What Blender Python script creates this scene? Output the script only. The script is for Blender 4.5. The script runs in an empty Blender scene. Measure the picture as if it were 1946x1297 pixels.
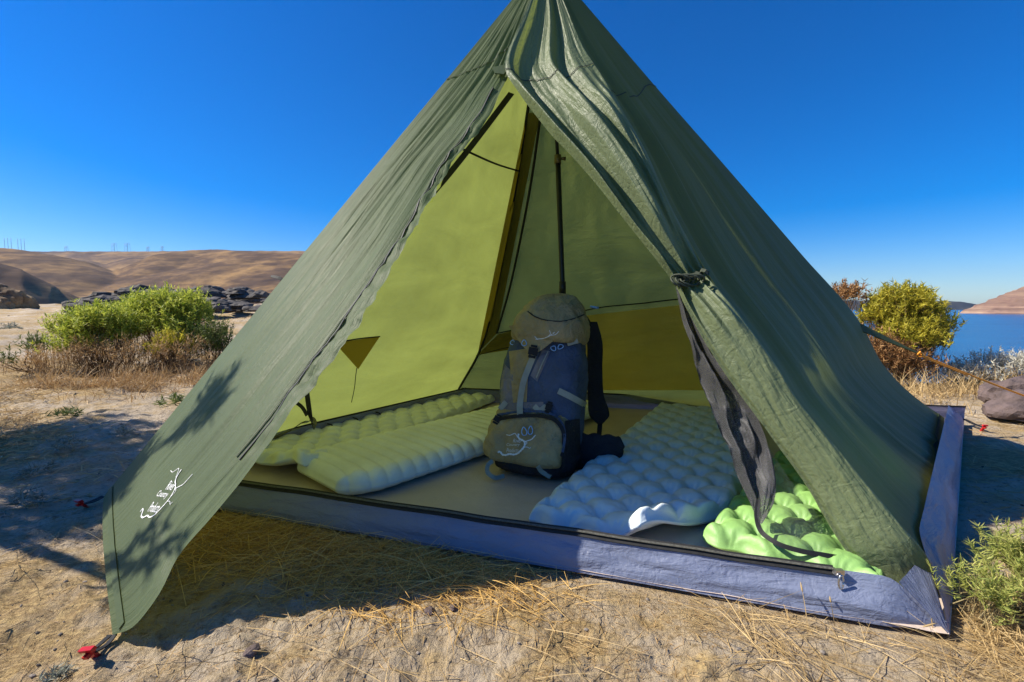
import bpy, bmesh, math, random
import numpy as np
from mathutils import Vector, noise as mnoise
from mathutils.bvhtree import BVHTree

R = math.radians
random.seed(7)
rng = np.random.default_rng(11)
scene = bpy.context.scene
COL = scene.collection

# ------------------------------------------------------------------ camera, sky, sun, exposure
FPX, CX, CY, W0 = 865.0, 973.0, 648.5, 1946.0
CAM_Z = 0.75
PITCH = math.atan((CY - 583.0) / FPX)
cam_d = bpy.data.cameras.new('camera')
cam = bpy.data.objects.new('camera', cam_d)
COL.objects.link(cam)
cam.location = (0, 0, CAM_Z)
cam.rotation_euler = (math.pi / 2 - PITCH, 0, 0)
cam_d.sensor_width = 36.0
cam_d.lens = 36.0 * FPX / W0
cam_d.clip_start = 0.05
cam_d.clip_end = 20000
scene.camera = cam

SUN_EL, SUN_AZ = R(41), R(177.5)          # azimuth of the sun, counted from +X towards +Y
SUN_DIR = np.array([math.cos(SUN_EL) * math.cos(SUN_AZ), math.cos(SUN_EL) * math.sin(SUN_AZ), math.sin(SUN_EL)])
world = bpy.data.worlds.new('World')
scene.world = world
world.use_nodes = True
wn, wl = world.node_tree.nodes, world.node_tree.links
wn.clear()
sky = wn.new('ShaderNodeTexSky')
sky.sky_type = 'NISHITA'
sky.sun_disc = False
sky.sun_elevation = SUN_EL
sky.sun_rotation = math.pi / 2 - SUN_AZ
sky.altitude = 300
sky.air_density = 1.0
sky.dust_density = 0.55
sky.ozone_density = 8.0
grade = wn.new('ShaderNodeHueSaturation')
grade.inputs['Saturation'].default_value = 1.4
grade.inputs['Hue'].default_value = 0.51
bg = wn.new('ShaderNodeBackground')
bg.inputs['Strength'].default_value = 0.08
wo = wn.new('ShaderNodeOutputWorld')
wl.new(sky.outputs[0], grade.inputs['Color'])
wl.new(grade.outputs[0], bg.inputs['Color'])
wl.new(bg.outputs[0], wo.inputs['Surface'])

sun_d = bpy.data.lights.new('sun', 'SUN')
sun_d.energy = 4.3
sun_d.angle = R(0.5)
sun_d.color = (1.0, 0.92, 0.79)
sun = bpy.data.objects.new('sun', sun_d)
COL.objects.link(sun)
sun.rotation_euler = Vector(SUN_DIR).to_track_quat('Z', 'Y').to_euler()

vs = scene.view_settings
vs.view_transform = 'Standard'
vs.look = 'None'
vs.exposure = 0.95
vs.gamma = 1.0
vs.use_curve_mapping = False
scene.cycles.max_bounces = 10
scene.cycles.transparent_max_bounces = 16
scene.cycles.use_denoising = True

# ------------------------------------------------------------------ measuring helpers
CP, SP = math.cos(PITCH), math.sin(PITCH)
CAM = np.array([0.0, 0.0, CAM_Z])

def ray(px, py):
    """direction of the sight line through a point of the photograph (1946 wide)"""
    x, yv, d = (px - CX) / FPX, -(py - CY) / FPX, 1.0
    return np.array([x, d * CP + yv * SP, -d * SP + yv * CP])

def at(px, py, Y):
    r = ray(px, py)
    return CAM + r * (Y / r[1])

def gz(px, py, z=0.0):
    r = ray(px, py)
    return CAM + r * ((z - CAM_Z) / r[2])

def onplane(px, py, p0, n, off=0.0):
    r = ray(px, py)
    t = np.dot(p0 + n * off - CAM, n) / np.dot(r, n)
    return CAM + r * t

def plane(a, b, c):
    n = np.cross(b - a, c - a)
    n /= np.linalg.norm(n)
    if np.dot(n, CAM - a) < 0:
        n = -n
    return a, n

def resample(pts, n, key=None):
    """pts (k,3) -> n points evenly spaced along the smooth curve through them"""
    pts = np.asarray(pts, float)
    k = len(pts)
    d = np.r_[0, np.cumsum(np.linalg.norm(np.diff(pts, axis=0), axis=1))] if key is None else np.asarray(key, float)
    t = np.linspace(d[0], d[-1], n)
    if k == 2:
        return np.stack([np.interp(t, d, pts[:, i]) for i in range(pts.shape[1])], 1)
    # monotone-ish cubic hermite
    m = np.gradient(pts, d, axis=0)
    j = np.clip(np.searchsorted(d, t, side='right') - 1, 0, k - 2)
    h = (d[j + 1] - d[j])[:, None]
    s = ((t - d[j]) / (d[j + 1] - d[j]))[:, None]
    h00 = 2 * s**3 - 3 * s**2 + 1; h10 = s**3 - 2 * s**2 + s
    h01 = -2 * s**3 + 3 * s**2; h11 = s**3 - s**2
    return h00 * pts[j] + h10 * h * m[j] + h01 * pts[j + 1] + h11 * h * m[j + 1]

# ------------------------------------------------------------------ noise
_perm = np.random.default_rng(5).permutation(4096)
_grad = np.random.default_rng(6).uniform(0, 2 * np.pi, 4096)

def pnoise(x, y):
    x = np.asarray(x, float); y = np.asarray(y, float)
    xi = np.floor(x).astype(int); yi = np.floor(y).astype(int)
    xf = x - xi; yf = y - yi
    u = xf**3 * (xf * (xf * 6 - 15) + 10); v = yf**3 * (yf * (yf * 6 - 15) + 10)
    def g(ix, iy, dx, dy):
        a = _grad[_perm[(ix + _perm[iy & 4095]) & 4095]]
        return np.cos(a) * dx + np.sin(a) * dy
    n00 = g(xi, yi, xf, yf); n10 = g(xi + 1, yi, xf - 1, yf)
    n01 = g(xi, yi + 1, xf, yf - 1); n11 = g(xi + 1, yi + 1, xf - 1, yf - 1)
    return ((n00 * (1 - u) + n10 * u) * (1 - v) + (n01 * (1 - u) + n11 * u) * v) * 1.5

def fbm(x, y, octs=4, lac=2.03, gain=0.5):
    s = 0; a = 1.0
    for i in range(octs):
        s = s + a * pnoise(x * lac**i + 17.3 * i, y * lac**i - 9.1 * i); a *= gain
    return s

def sstep(a, b, x):
    t = np.clip((x - a) / (b - a), 0, 1)
    return t * t * (3 - 2 * t)

# ------------------------------------------------------------------ object helpers
def mesh_obj(name, verts, faces, mat, parent=None, smooth=True, uv=None):
    me = bpy.data.meshes.new(name)
    verts = np.asarray(verts, np.float32).reshape(-1, 3)
    if isinstance(faces, np.ndarray):
        nf, k = faces.shape
        me.vertices.add(len(verts)); me.vertices.foreach_set('co', verts.ravel())
        me.loops.add(nf * k); me.loops.foreach_set('vertex_index', faces.ravel().astype(np.int32))
        me.polygons.add(nf)
        me.polygons.foreach_set('loop_start', np.arange(0, nf * k, k, dtype=np.int32))
        if uv is not None:
            l = me.uv_layers.new(name='UVMap')
            l.data.foreach_set('uv', np.asarray(uv, np.float32)[faces.ravel()].ravel())
        me.update(calc_edges=True)
    else:
        me.from_pydata(verts.tolist(), [], faces)
        if uv is not None:
            l = me.uv_layers.new(name='UVMap')
            for lp in me.loops:
                l.data[lp.index].uv = uv[lp.vertex_index]
    if smooth:
        me.polygons.foreach_set('use_smooth', [True] * len(me.polygons))
    if mat is not None:
        me.materials.append(mat)
    me.update()
    o = bpy.data.objects.new(name, me)
    COL.objects.link(o)
    if parent is not None:
        o.parent = parent
        o.matrix_parent_inverse = parent.matrix_world.inverted()
    return o

def quads(nv, nu, close_u=False):
    i, j = np.meshgrid(np.arange(nv - 1), np.arange(nu if close_u else nu - 1), indexing='ij')
    j2 = (j + 1) % nu
    return np.stack([i * nu + j, i * nu + j2, (i + 1) * nu + j2, (i + 1) * nu + j], -1).reshape(-1, 4)

def grid_obj(name, S, mat, parent=None, close_u=False, smooth=True):
    nv, nu = S.shape[:2]
    uu, vv = np.meshgrid(np.linspace(0, 1, nu), np.linspace(0, 1, nv))
    return mesh_obj(name, S.reshape(-1, 3), quads(nv, nu, close_u), mat, parent, smooth, np.stack([uu, vv], -1).reshape(-1, 2))

def empty(name, loc=(0, 0, 0)):
    o = bpy.data.objects.new(name, None)
    o.location = tuple(loc)
    o.empty_display_size = 0.1
    COL.objects.link(o)
    bpy.context.view_layer.update()
    return o

def tag(o, label=None, cat=None, group=None, kind=None):
    if label: o['label'] = label
    if cat: o['category'] = cat
    if group: o['group'] = group
    if kind: o['kind'] = kind
    return o

def tube_geo(pts, rad, n=8, cap=True):
    pts = np.asarray(pts, float)
    k = len(pts)
    rad = np.broadcast_to(np.asarray(rad, float), (k,))
    tan = np.gradient(pts, axis=0)
    tan /= np.linalg.norm(tan, axis=1)[:, None] + 1e-9
    ref = np.array([0, 0, 1.0]) if abs(tan[0][2]) < 0.9 else np.array([1.0, 0, 0])
    V = []
    for i in range(k):
        a = np.cross(tan[i], ref); a /= np.linalg.norm(a) + 1e-9
        b = np.cross(a, tan[i])
        ref = b
        th = np.linspace(0, 2 * np.pi, n, endpoint=False)
        V.append(pts[i] + rad[i] * (np.cos(th)[:, None] * a + np.sin(th)[:, None] * b))
    V = np.array(V).reshape(-1, 3)
    F = [tuple(f) for f in quads(k, n, True)]
    if cap:
        F.append(tuple(range(n - 1, -1, -1))); F.append(tuple(range((k - 1) * n, k * n)))
    return V, F

def tube(name, pts, rad, mat, parent=None, n=8):
    V, F = tube_geo(pts, rad, n)
    return mesh_obj(name, V, F, mat, parent)

def merge_geo(parts):
    V, F, o = [], [], 0
    for v, f in parts:
        V.append(np.asarray(v)); F += [tuple(i + o for i in q) for q in f]; o += len(v)
    return np.concatenate(V), F

def strap_geo(pts, normals, width, thick=0.0025):
    """a flat webbing strip through pts, facing along normals"""
    pts = np.asarray(pts, float); k = len(pts)
    nrm = np.broadcast_to(np.asarray(normals, float), (k, 3))
    tan = np.gradient(pts, axis=0); tan /= np.linalg.norm(tan, axis=1)[:, None] + 1e-9
    side = np.cross(tan, nrm); side /= np.linalg.norm(side, axis=1)[:, None] + 1e-9
    nn = np.cross(side, tan)
    w = np.broadcast_to(np.asarray(width, float), (k,))[:, None] / 2
    ring = np.stack([pts - side * w, pts + side * w, pts + side * w + nn * thick, pts - side * w + nn * thick], 1)
    V = ring.reshape(-1, 3)
    F = [tuple(f) for f in quads(k, 4, True)] + [(3, 2, 1, 0), tuple(range((k - 1) * 4, k * 4))]
    return V, F

def strap(name, pts, normals, width, mat, parent=None, thick=0.0025):
    V, F = strap_geo(pts, normals, width, thick)
    return mesh_obj(name, V, F, mat, parent, smooth=False)

def blades_geo(pos, az, el, length, width, bend, lv=4):
    """many thin curved blades: pos (n,3); az/el heading, bend = change of el along the blade"""
    n = len(pos)
    t = np.linspace(0, 1, lv)
    e = el[:, None] + bend[:, None] * t[None, :]
    step = (length / (lv - 1))[:, None]
    dx = np.cos(e) * np.cos(az)[:, None] * step; dy = np.cos(e) * np.sin(az)[:, None] * step; dz = np.sin(e) * step
    cx = np.cumsum(dx, 1) - dx; cy = np.cumsum(dy, 1) - dy; cz = np.cumsum(dz, 1) - dz
    P = pos[:, None, :] + np.stack([cx, cy, cz], -1)
    tw = rng.uniform(0, np.pi, n)
    sx = -np.sin(az) * np.cos(tw); sy = np.cos(az) * np.cos(tw); sz = np.sin(tw) * 0.8
    side = np.stack([sx, sy, sz], -1)[:, None, :] * (width[:, None] * (1.0 - 0.85 * t[None, :] ** 2))[:, :, None] * 0.5
    V = np.stack([P - side, P + side], 2)            # n, lv, 2, 3
    base = (np.arange(n) * lv * 2)[:, None, None]
    k = np.arange(lv - 1)[None, :, None] * 2
    F = base + k + np.array([0, 1, 3, 2])[None, None, :]
    return V.reshape(-1, 3), F.reshape(-1, 4)

# ------------------------------------------------------------------ materials
def new_mat(name):
    m = bpy.data.materials.new(name)
    m.use_nodes = True
    m.node_tree.nodes.clear()
    return m, m.node_tree.nodes, m.node_tree.links

def ramp(nodes, stops):
    r = nodes.new('ShaderNodeValToRGB')
    while len(r.color_ramp.elements) > 1:
        r.color_ramp.elements.remove(r.color_ramp.elements[-1])
    r.color_ramp.elements[0].position = stops[0][0]
    r.color_ramp.elements[0].color = (*stops[0][1], 1)
    for p, c in stops[1:]:
        e = r.color_ramp.elements.new(p); e.color = (*c, 1)
    return r

def tex_noise(nodes, links, vec, scale, detail=4, rough=0.55, dist=0.0):
    n = nodes.new('ShaderNodeTexNoise')
    n.inputs['Scale'].default_value = scale
    n.inputs['Detail'].default_value = detail
    n.inputs['Roughness'].default_value = rough
    n.inputs['Distortion'].default_value = dist
    if vec is not None: links.new(vec, n.inputs['Vector'])
    return n

def mapping(nodes, links, vec, scale, rot=(0, 0, 0)):
    m = nodes.new('ShaderNodeMapping')
    m.inputs['Scale'].default_value = scale
    m.inputs['Rotation'].default_value = rot
    links.new(vec, m.inputs['Vector'])
    return m.outputs[0]

def simple(name, c, rough=0.7, var=0.25, scale=6.0, bump=0.0, bscale=60.0, metal=0.0, spec=0.4):
    m, N, L = new_mat(name)
    out = N.new('ShaderNodeOutputMaterial'); p = N.new('ShaderNodeBsdfPrincipled')
    tc = N.new('ShaderNodeTexCoord')
    n = tex_noise(N, L, tc.outputs['Object'], scale, 5)
    r = ramp(N, [(0.3, tuple(x * (1 - var) for x in c)), (0.7, tuple(min(1, x * (1 + var)) for x in c))])
    L.new(n.outputs[0], r.inputs[0]); L.new(r.outputs[0], p.inputs['Base Color'])
    p.inputs['Roughness'].default_value = rough
    p.inputs['Metallic'].default_value = metal
    p.inputs['Specular IOR Level'].default_value = spec
    if bump:
        b = N.new('ShaderNodeBump'); b.inputs['Strength'].default_value = bump; b.inputs['Distance'].default_value = 0.01
        nb = tex_noise(N, L, tc.outputs['Object'], bscale, 4)
        L.new(nb.outputs[0], b.inputs['Height']); L.new(b.outputs[0], p.inputs['Normal'])
    L.new(p.outputs[0], out.inputs['Surface'])
    return m

def cloth(name, c, trans, tfac, rough=0.42, stretch=(26, 3), bump=0.35, crinkle=0.35, spec=0.5, var=0.12):
    """thin coated nylon: reflects, and lets light through; fine wrinkles as relief"""
    m, N, L = new_mat(name)
    out = N.new('ShaderNodeOutputMaterial'); p = N.new('ShaderNodeBsdfPrincipled')
    tr = N.new('ShaderNodeBsdfTranslucent'); mix = N.new('ShaderNodeMixShader')
    tc = N.new('ShaderNodeTexCoord')
    v1 = mapping(N, L, tc.outputs['UV'], (stretch[0], stretch[1], 1))
    n1 = tex_noise(N, L, v1, 1.0, 5, 0.6, 0.6)
    vo = N.new('ShaderNodeTexVoronoi'); vo.feature = 'DISTANCE_TO_EDGE'; vo.inputs['Scale'].default_value = 13
    wob = tex_noise(N, L, tc.outputs['Object'], 5, 3)
    mixv = N.new('ShaderNodeMixRGB'); mixv.inputs[0].default_value = 0.16
    L.new(tc.outputs['Object'], mixv.inputs[1]); L.new(wob.outputs['Color'], mixv.inputs[2])
    L.new(mixv.outputs[0], vo.inputs['Vector'])
    n2 = tex_noise(N, L, tc.outputs['Object'], 34, 4, 0.6, 1.2)
    mm = N.new('ShaderNodeMath'); mm.operation = 'MULTIPLY_ADD'; mm.inputs[1].default_value = crinkle
    L.new(n2.outputs[0], mm.inputs[0]); L.new(n1.outputs[0], mm.inputs[2])
    mv = N.new('ShaderNodeMath'); mv.operation = 'MINIMUM'; mv.inputs[1].default_value = 0.06
    L.new(vo.outputs['Distance'], mv.inputs[0])
    ma = N.new('ShaderNodeMath'); ma.operation = 'MULTIPLY_ADD'; ma.inputs[1].default_value = 2.0 * crinkle
    L.new(mv.outputs[0], ma.inputs[0]); L.new(mm.outputs[0], ma.inputs[2])
    b = N.new('ShaderNodeBump'); b.inputs['Strength'].default_value = bump; b.inputs['Distance'].default_value = 0.02
    L.new(ma.outputs[0], b.inputs['Height'])
    n3 = tex_noise(N, L, tc.outputs['Object'], 4, 5)
    r = ramp(N, [(0.25, tuple(x * (1 - var) for x in c)), (0.75, tuple(x * (1 + var) for x in c))])
    L.new(n3.outputs[0], r.inputs[0]); L.new(r.outputs[0], p.inputs['Base Color'])
    rt = ramp(N, [(0.25, tuple(x * (1 - var) for x in trans)), (0.75, tuple(min(1, x * (1 + var)) for x in trans))])
    L.new(n1.outputs[0], rt.inputs[0]); L.new(rt.outputs[0], tr.inputs['Color'])
    p.inputs['Roughness'].default_value = rough
    p.inputs['Specular IOR Level'].default_value = spec
    L.new(b.outputs[0], p.inputs['Normal']); L.new(b.outputs[0], tr.inputs['Normal'])
    mix.inputs[0].default_value = tfac
    L.new(p.outputs[0], mix.inputs[1]); L.new(tr.outputs[0], mix.inputs[2])
    L.new(mix.outputs[0], out.inputs['Surface'])
    return m

def leaf_mat(name, c1, c2, tfac=0.3, rough=0.6):
    m, N, L = new_mat(name)
    out = N.new('ShaderNodeOutputMaterial'); p = N.new('ShaderNodeBsdfPrincipled')
    tr = N.new('ShaderNodeBsdfTranslucent'); mix = N.new('ShaderNodeMixShader')
    g = N.new('ShaderNodeNewGeometry')
    r = ramp(N, [(0.0, c1), (1.0, c2)])
    L.new(g.outputs['Random Per Island'], r.inputs[0])
    L.new(r.outputs[0], p.inputs['Base Color']); L.new(r.outputs[0], tr.inputs['Color'])
    p.inputs['Roughness'].default_value = rough
    p.inputs['Specular IOR Level'].default_value = 0.3
    mix.inputs[0].default_value = tfac
    L.new(p.outputs[0], mix.inputs[1]); L.new(tr.outputs[0], mix.inputs[2])
    L.new(mix.outputs[0], out.inputs['Surface'])
    return m

M = {}
M['fly'] = cloth('fly_nylon', (0.125, 0.168, 0.085), (0.215, 0.26, 0.052), 0.48, rough=0.50, stretch=(46, 2.2), bump=0.40, crinkle=0.14, spec=0.25)
M['fly_sunlit'] = cloth('fly_nylon_sunlit', (0.21, 0.255, 0.135), (0.215, 0.26, 0.052), 0.42, rough=0.44, stretch=(9, 9), bump=0.5, crinkle=0.5, spec=0.38)  # door flap: same nylon as the fly, colour lightened to stand for sunlight
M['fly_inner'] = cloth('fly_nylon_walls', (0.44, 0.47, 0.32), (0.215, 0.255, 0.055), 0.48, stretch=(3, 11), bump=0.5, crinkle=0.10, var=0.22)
M['fly_double'] = cloth('fly_nylon_flap', (0.85, 0.60, 0.17), (0.95, 0.72, 0.18), 0.50, stretch=(4, 9), bump=0.4, crinkle=0.3)
M['fly_strip'] = cloth('fly_nylon_strip', (0.12, 0.10, 0.035), (0.42, 0.30, 0.04), 0.6, stretch=(4, 9), bump=0.4, crinkle=0.3)
M['tub'] = cloth('tub_nylon', (0.235, 0.27, 0.385), (0.16, 0.15, 0.32), 0.25, rough=0.38, stretch=(22, 3), bump=0.6, crinkle=0.25)
M['floor'] = cloth('floor_nylon', (0.60, 0.49, 0.40), (0.03, 0.03, 0.03), 0.02, rough=0.5, stretch=(14, 9), bump=0.35, crinkle=0.3)
M['zip'] = simple('zip_tape', (0.018, 0.018, 0.017), 0.6, 0.3, 80)
M['zip_teeth'] = simple('zip_coil', (0.09, 0.088, 0.07), 0.45, 0.4, 200)
M['black'] = simple('black_webbing', (0.012, 0.012, 0.012), 0.7, 0.3, 50)
M['cord_green'] = simple('green_cord', (0.05, 0.06, 0.035), 0.7)
M['orange'] = simple('orange_cord', (0.9, 0.33, 0.03), 0.6, 0.2, 90)
M['red'] = simple('red_plastic', (0.55, 0.02, 0.02), 0.35, 0.2, 40)
M['metal'] = simple('zip_slider', (0.6, 0.6, 0.6), 0.3, 0.1, 40, metal=1.0)
M['pole'] = simple('pole_metal', (0.02, 0.02, 0.02), 0.35, 0.2, 30)
M['brass'] = simple('pole_knob', (0.16, 0.12, 0.05), 0.35, 0.2, 30, metal=0.5)
M['white'] = simple('print_white', (0.78, 0.78, 0.76), 0.6, 0.05, 80)

# ------------------------------------------------------------------ tent key points
FA, FB, FC, FD = np.array([-1.55, 1.78, 0]), np.array([-0.38, 3.52, 0]), gz(1832, 806), gz(1805, 1212)   # floor corners
PEAK = at(1037, -78, 2.25)
TA = at(197, 944, 1.70)           # fly corners
TB = np.array([-0.47, 3.66, 0.03])
TC = at(1795, 795, 2.80)
TD = at(1765, 1092, 1.14)
TE = at(214, 1208, 0.97)
FRONT_P, FRONT_N = plane(TA, TD, PEAK)
TOP = onplane(962, 140, FRONT_P, FRONT_N, 0.02)
AWN_P, AWN_N = plane(TA, TE, TOP)
BACK_P, BACK_N = plane(TB, TC, PEAK)
LEFT_P, LEFT_N = plane(TA, TB, PEAK)
print('PEAK', PEAK, 'TA', TA, 'TC', TC, 'TD', TD, 'TE', TE, 'TOP', TOP, 'FC', FC, 'FD', FD)

def inside_floor(x, y, grow=0.0):
    """signed distance to the tent floor outline (negative inside)"""
    P4 = [FA, FD, FC, FB]
    s = -1e9
    for i in range(4):
        a, b = P4[i], P4[(i + 1) % 4]
        d = b - a; n = np.array([d[1], -d[0]]); n /= np.linalg.norm(n)
        s = np.maximum(s, (x - a[0]) * n[0] + (y - a[1]) * n[1])
    return s

# ------------------------------------------------------------------ ground, lake, hills
LAKE_Z = CAM_Z - 14.0

def y_edge(x):
    return 5.0 + np.clip(3.2 - x, 0, None) * 7.0 + 0.7 * np.sin(x * 0.9)

def ground_h(x, y):
    d = inside_floor(x, y)
    m = sstep(-0.02, 0.9, d)
    far = sstep(3, 12, np.hypot(x, y))
    h = m * (0.045 * fbm(x * 0.7, y * 0.7, 3)) + sstep(-0.02, 0.3, d) * (0.016 * fbm(x * 3.3, y * 3.3, 3) + 0.011 * fbm(x * 11, y * 11, 3) + 0.005 * fbm(x * 34, y * 34, 2))
    h = h + far * (0.25 * fbm(x * 0.16 + 3, y * 0.16, 4))
    h = h + 0.016 * np.clip(y - 7, 0, 60) * sstep(-1, -5, x)
    h = h - 0.012 * (1 - sstep(0.0, 0.10, d))
    s = y - y_edge(x) + 0.8 * fbm(x * 0.8, y * 0.8, 3)
    h = h - np.minimum(np.clip(s, 0, None) ** 1.3 * 0.55, 18)
    return h

def ground_mat():
    m, N, L = new_mat('dry_soil')
    out = N.new('ShaderNodeOutputMaterial'); p = N.new('ShaderNodeBsdfPrincipled')
    tc = N.new('ShaderNodeTexCoord'); v = tc.outputs['Object']
    n1 = tex_noise(N, L, v, 1.1, 6, 0.6)
    soil = ramp(N, [(0.25, (0.35, 0.28, 0.195)), (0.5, (0.47, 0.385, 0.275)), (0.75, (0.55, 0.47, 0.36))])
    L.new(n1.outputs[0], soil.inputs[0])
    n2 = tex_noise(N, L, v, 30, 6, 0.7)
    spk = ramp(N, [(0.33, (0.30, 0.24, 0.18)), (0.46, (1, 1, 1)), (0.62, (1, 1, 1)), (0.75, (1.25, 1.2, 1.1))])
    L.new(n2.outputs[0], spk.inputs[0])
    mul = N.new('ShaderNodeMixRGB'); mul.blend_type = 'MULTIPLY'; mul.inputs[0].default_value = 0.8
    L.new(soil.outputs[0], mul.inputs[1]); L.new(spk.outputs[0], mul.inputs[2])
    # broken straw litter, in drifts
    sv = mapping(N, L, v, (14, 60, 20), (0, 0, 0.3))
    n3 = tex_noise(N, L, sv, 1.0, 5, 0.65, 2.0)
    st = ramp(N, [(0.45, (0.30, 0.20, 0.085)), (0.6, (0.52, 0.37, 0.16))])
    L.new(n3.outputs[0], st.inputs[0])
    n4 = tex_noise(N, L, v, 0.75, 5, 0.65)
    n5 = tex_noise(N, L, v, 9, 4, 0.6)
    add = N.new('ShaderNodeMath'); add.operation = 'MULTIPLY_ADD'; add.inputs[1].default_value = 0.45
    L.new(n5.outputs[0], add.inputs[0]); L.new(n4.outputs[0], add.inputs[2])
    mk = ramp(N, [(0.66, (0, 0, 0)), (0.80, (0.85, 0.85, 0.85))])
    L.new(add.outputs[0], mk.inputs[0])
    mx = N.new('ShaderNodeMixRGB')
    L.new(mk.outputs[0], mx.inputs[0]); L.new(mul.outputs[0], mx.inputs[1]); L.new(st.outputs[0], mx.inputs[2])
    L.new(mx.outputs[0], p.inputs['Base Color'])
    p.inputs['Roughness'].default_value = 0.95; p.inputs['Specular IOR Level'].default_value = 0.15
    b = N.new('ShaderNodeBump'); b.inputs['Strength'].default_value = 1.0; b.inputs['Distance'].default_value = 0.022
    n6 = tex_noise(N, L, v, 55, 6, 0.7)
    L.new(n6.outputs[0], b.inputs['Height']); L.new(b.outputs[0], p.inputs['Normal'])
    L.new(p.outputs[0], out.inputs['Surface'])
    return m

def polar(a0, a1, na, r0, r1, nr):
    th = np.linspace(R(a0), R(a1), na)
    r = np.geomspace(r0, r1, nr)
    rr, tt = np.meshgrid(r, th, indexing='ij')
    return rr * np.sin(tt), rr * np.cos(tt)

gx, gy = polar(-100, 100, 860, 0.45, 130, 620)
G = np.stack([gx, gy, ground_h(gx, gy)], -1)
ground = grid_obj('ground', G, ground_mat())
tag(ground, kind='structure')

def water_mat():
    m, N, L = new_mat('lake_water')
    out = N.new('ShaderNodeOutputMaterial'); p = N.new('ShaderNodeBsdfPrincipled')
    tc = N.new('ShaderNodeTexCoord')
    v = mapping(N, L, tc.outputs['Object'], (0.5, 1.2, 1), (0, 0, 0.5))
    n = tex_noise(N, L, v, 1.2, 5, 0.65)
    n2 = tex_noise(N, L, mapping(N, L, tc.outputs['Object'], (0.012, 0.045, 1), (0, 0, 0.2)), 1, 4)
    r = ramp(N, [(0.35, (0.002, 0.075, 0.20)), (0.7, (0.004, 0.12, 0.30))])
    L.new(n2.outputs[0], r.inputs[0]); L.new(r.outputs[0], p.inputs['Base Color'])
    b = N.new('ShaderNodeBump'); b.inputs['Strength'].default_value = 1.0; b.inputs['Distance'].default_value = 0.5
    L.new(n.outputs[0], b.inputs['Height']); L.new(b.outputs[0], p.inputs['Normal'])
    p.inputs['Roughness'].default_value = 0.22; p.inputs['IOR'].default_value = 1.33
    L.new(p.outputs[0], out.inputs['Surface'])
    return m

lk = np.array([[-4000, -60, LAKE_Z], [4400, -60, LAKE_Z], [4400, 4000, LAKE_Z], [-4000, 4000, LAKE_Z]], float)
tag(mesh_obj('lake', lk, [(0, 1, 2, 3)], water_mat(), smooth=False), kind='structure')

def seg_dist(x, y, pts):
    """distance to a polyline in plan and the height along it"""
    best = np.full(x.shape, 1e9); hz = np.zeros(x.shape)
    for a, b in zip(pts[:-1], pts[1:]):
        d = b[:2] - a[:2]; l2 = np.dot(d, d) + 1e-9
        t = np.clip(((x - a[0]) * d[0] + (y - a[1]) * d[1]) / l2, 0, 1)
        q = np.hypot(x - a[0] - t * d[0], y - a[1] - t * d[1])
        z = a[2] + t * (b[2] - a[2])
        m = q < best
        best = np.where(m, q, best); hz = np.where(m, z, hz)
    return best, hz

def W(*p): return [at(*q) for q in p]
LOBES = [   # crest lines of the spurs, (photo x, photo y, distance), slope either side
    (W((-300, 500, 420), (-60, 486, 480), (40, 512, 500), (110, 548, 520), (190, 585, 540)), 0.42),
    (W((-500, 470, 900), (-100, 471, 900), (30, 474, 900), (110, 489, 860), (190, 525, 800), (260, 570, 760)), 0.40),
    (W((-100, 479, 2000), (150, 479, 1900), (330, 479, 1800), (520, 478, 1800), (800, 480, 1900)), 0.30),
    (W((150, 479, 1900), (170, 500, 1500), (190, 540, 1250)), 0.5),
    (W((262, 487, 1700), (268, 496, 1350), (272, 530, 1150), (280, 570, 1050)), 0.5),
    (W((420, 475, 1500), (370, 477, 1050), (340, 482, 950), (318, 510, 850), (310, 560, 760)), 0.5),
    (W((420, 475, 1500), (450, 478, 1000), (500, 481, 940), (600, 486, 900), (900, 500, 900)), 0.40),
    (W((470, 481, 960), (480, 515, 800), (478, 560, 680)), 0.42),
    (W((590, 486, 900), (600, 520, 760), (620, 570, 660)), 0.42),
]

def hills_h(x, y):
    h = np.full(x.shape, LAKE_Z - 3.0)
    wob = 14 * fbm(x * 0.006, y * 0.006, 4)
    for pts, sl in LOBES:
        q, z = seg_dist(x, y, pts)
        q = np.abs(q + wob * sstep(0, 120, q))
        hh = z - sl * np.where(q < 60, q * q / 120, q - 30)
        h = np.maximum(h, hh)
    h = h + 3.0 * fbm(x * 0.02, y * 0.02, 4) * sstep(300, 700, np.hypot(x, y)) * 0.6
    return h

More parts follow.
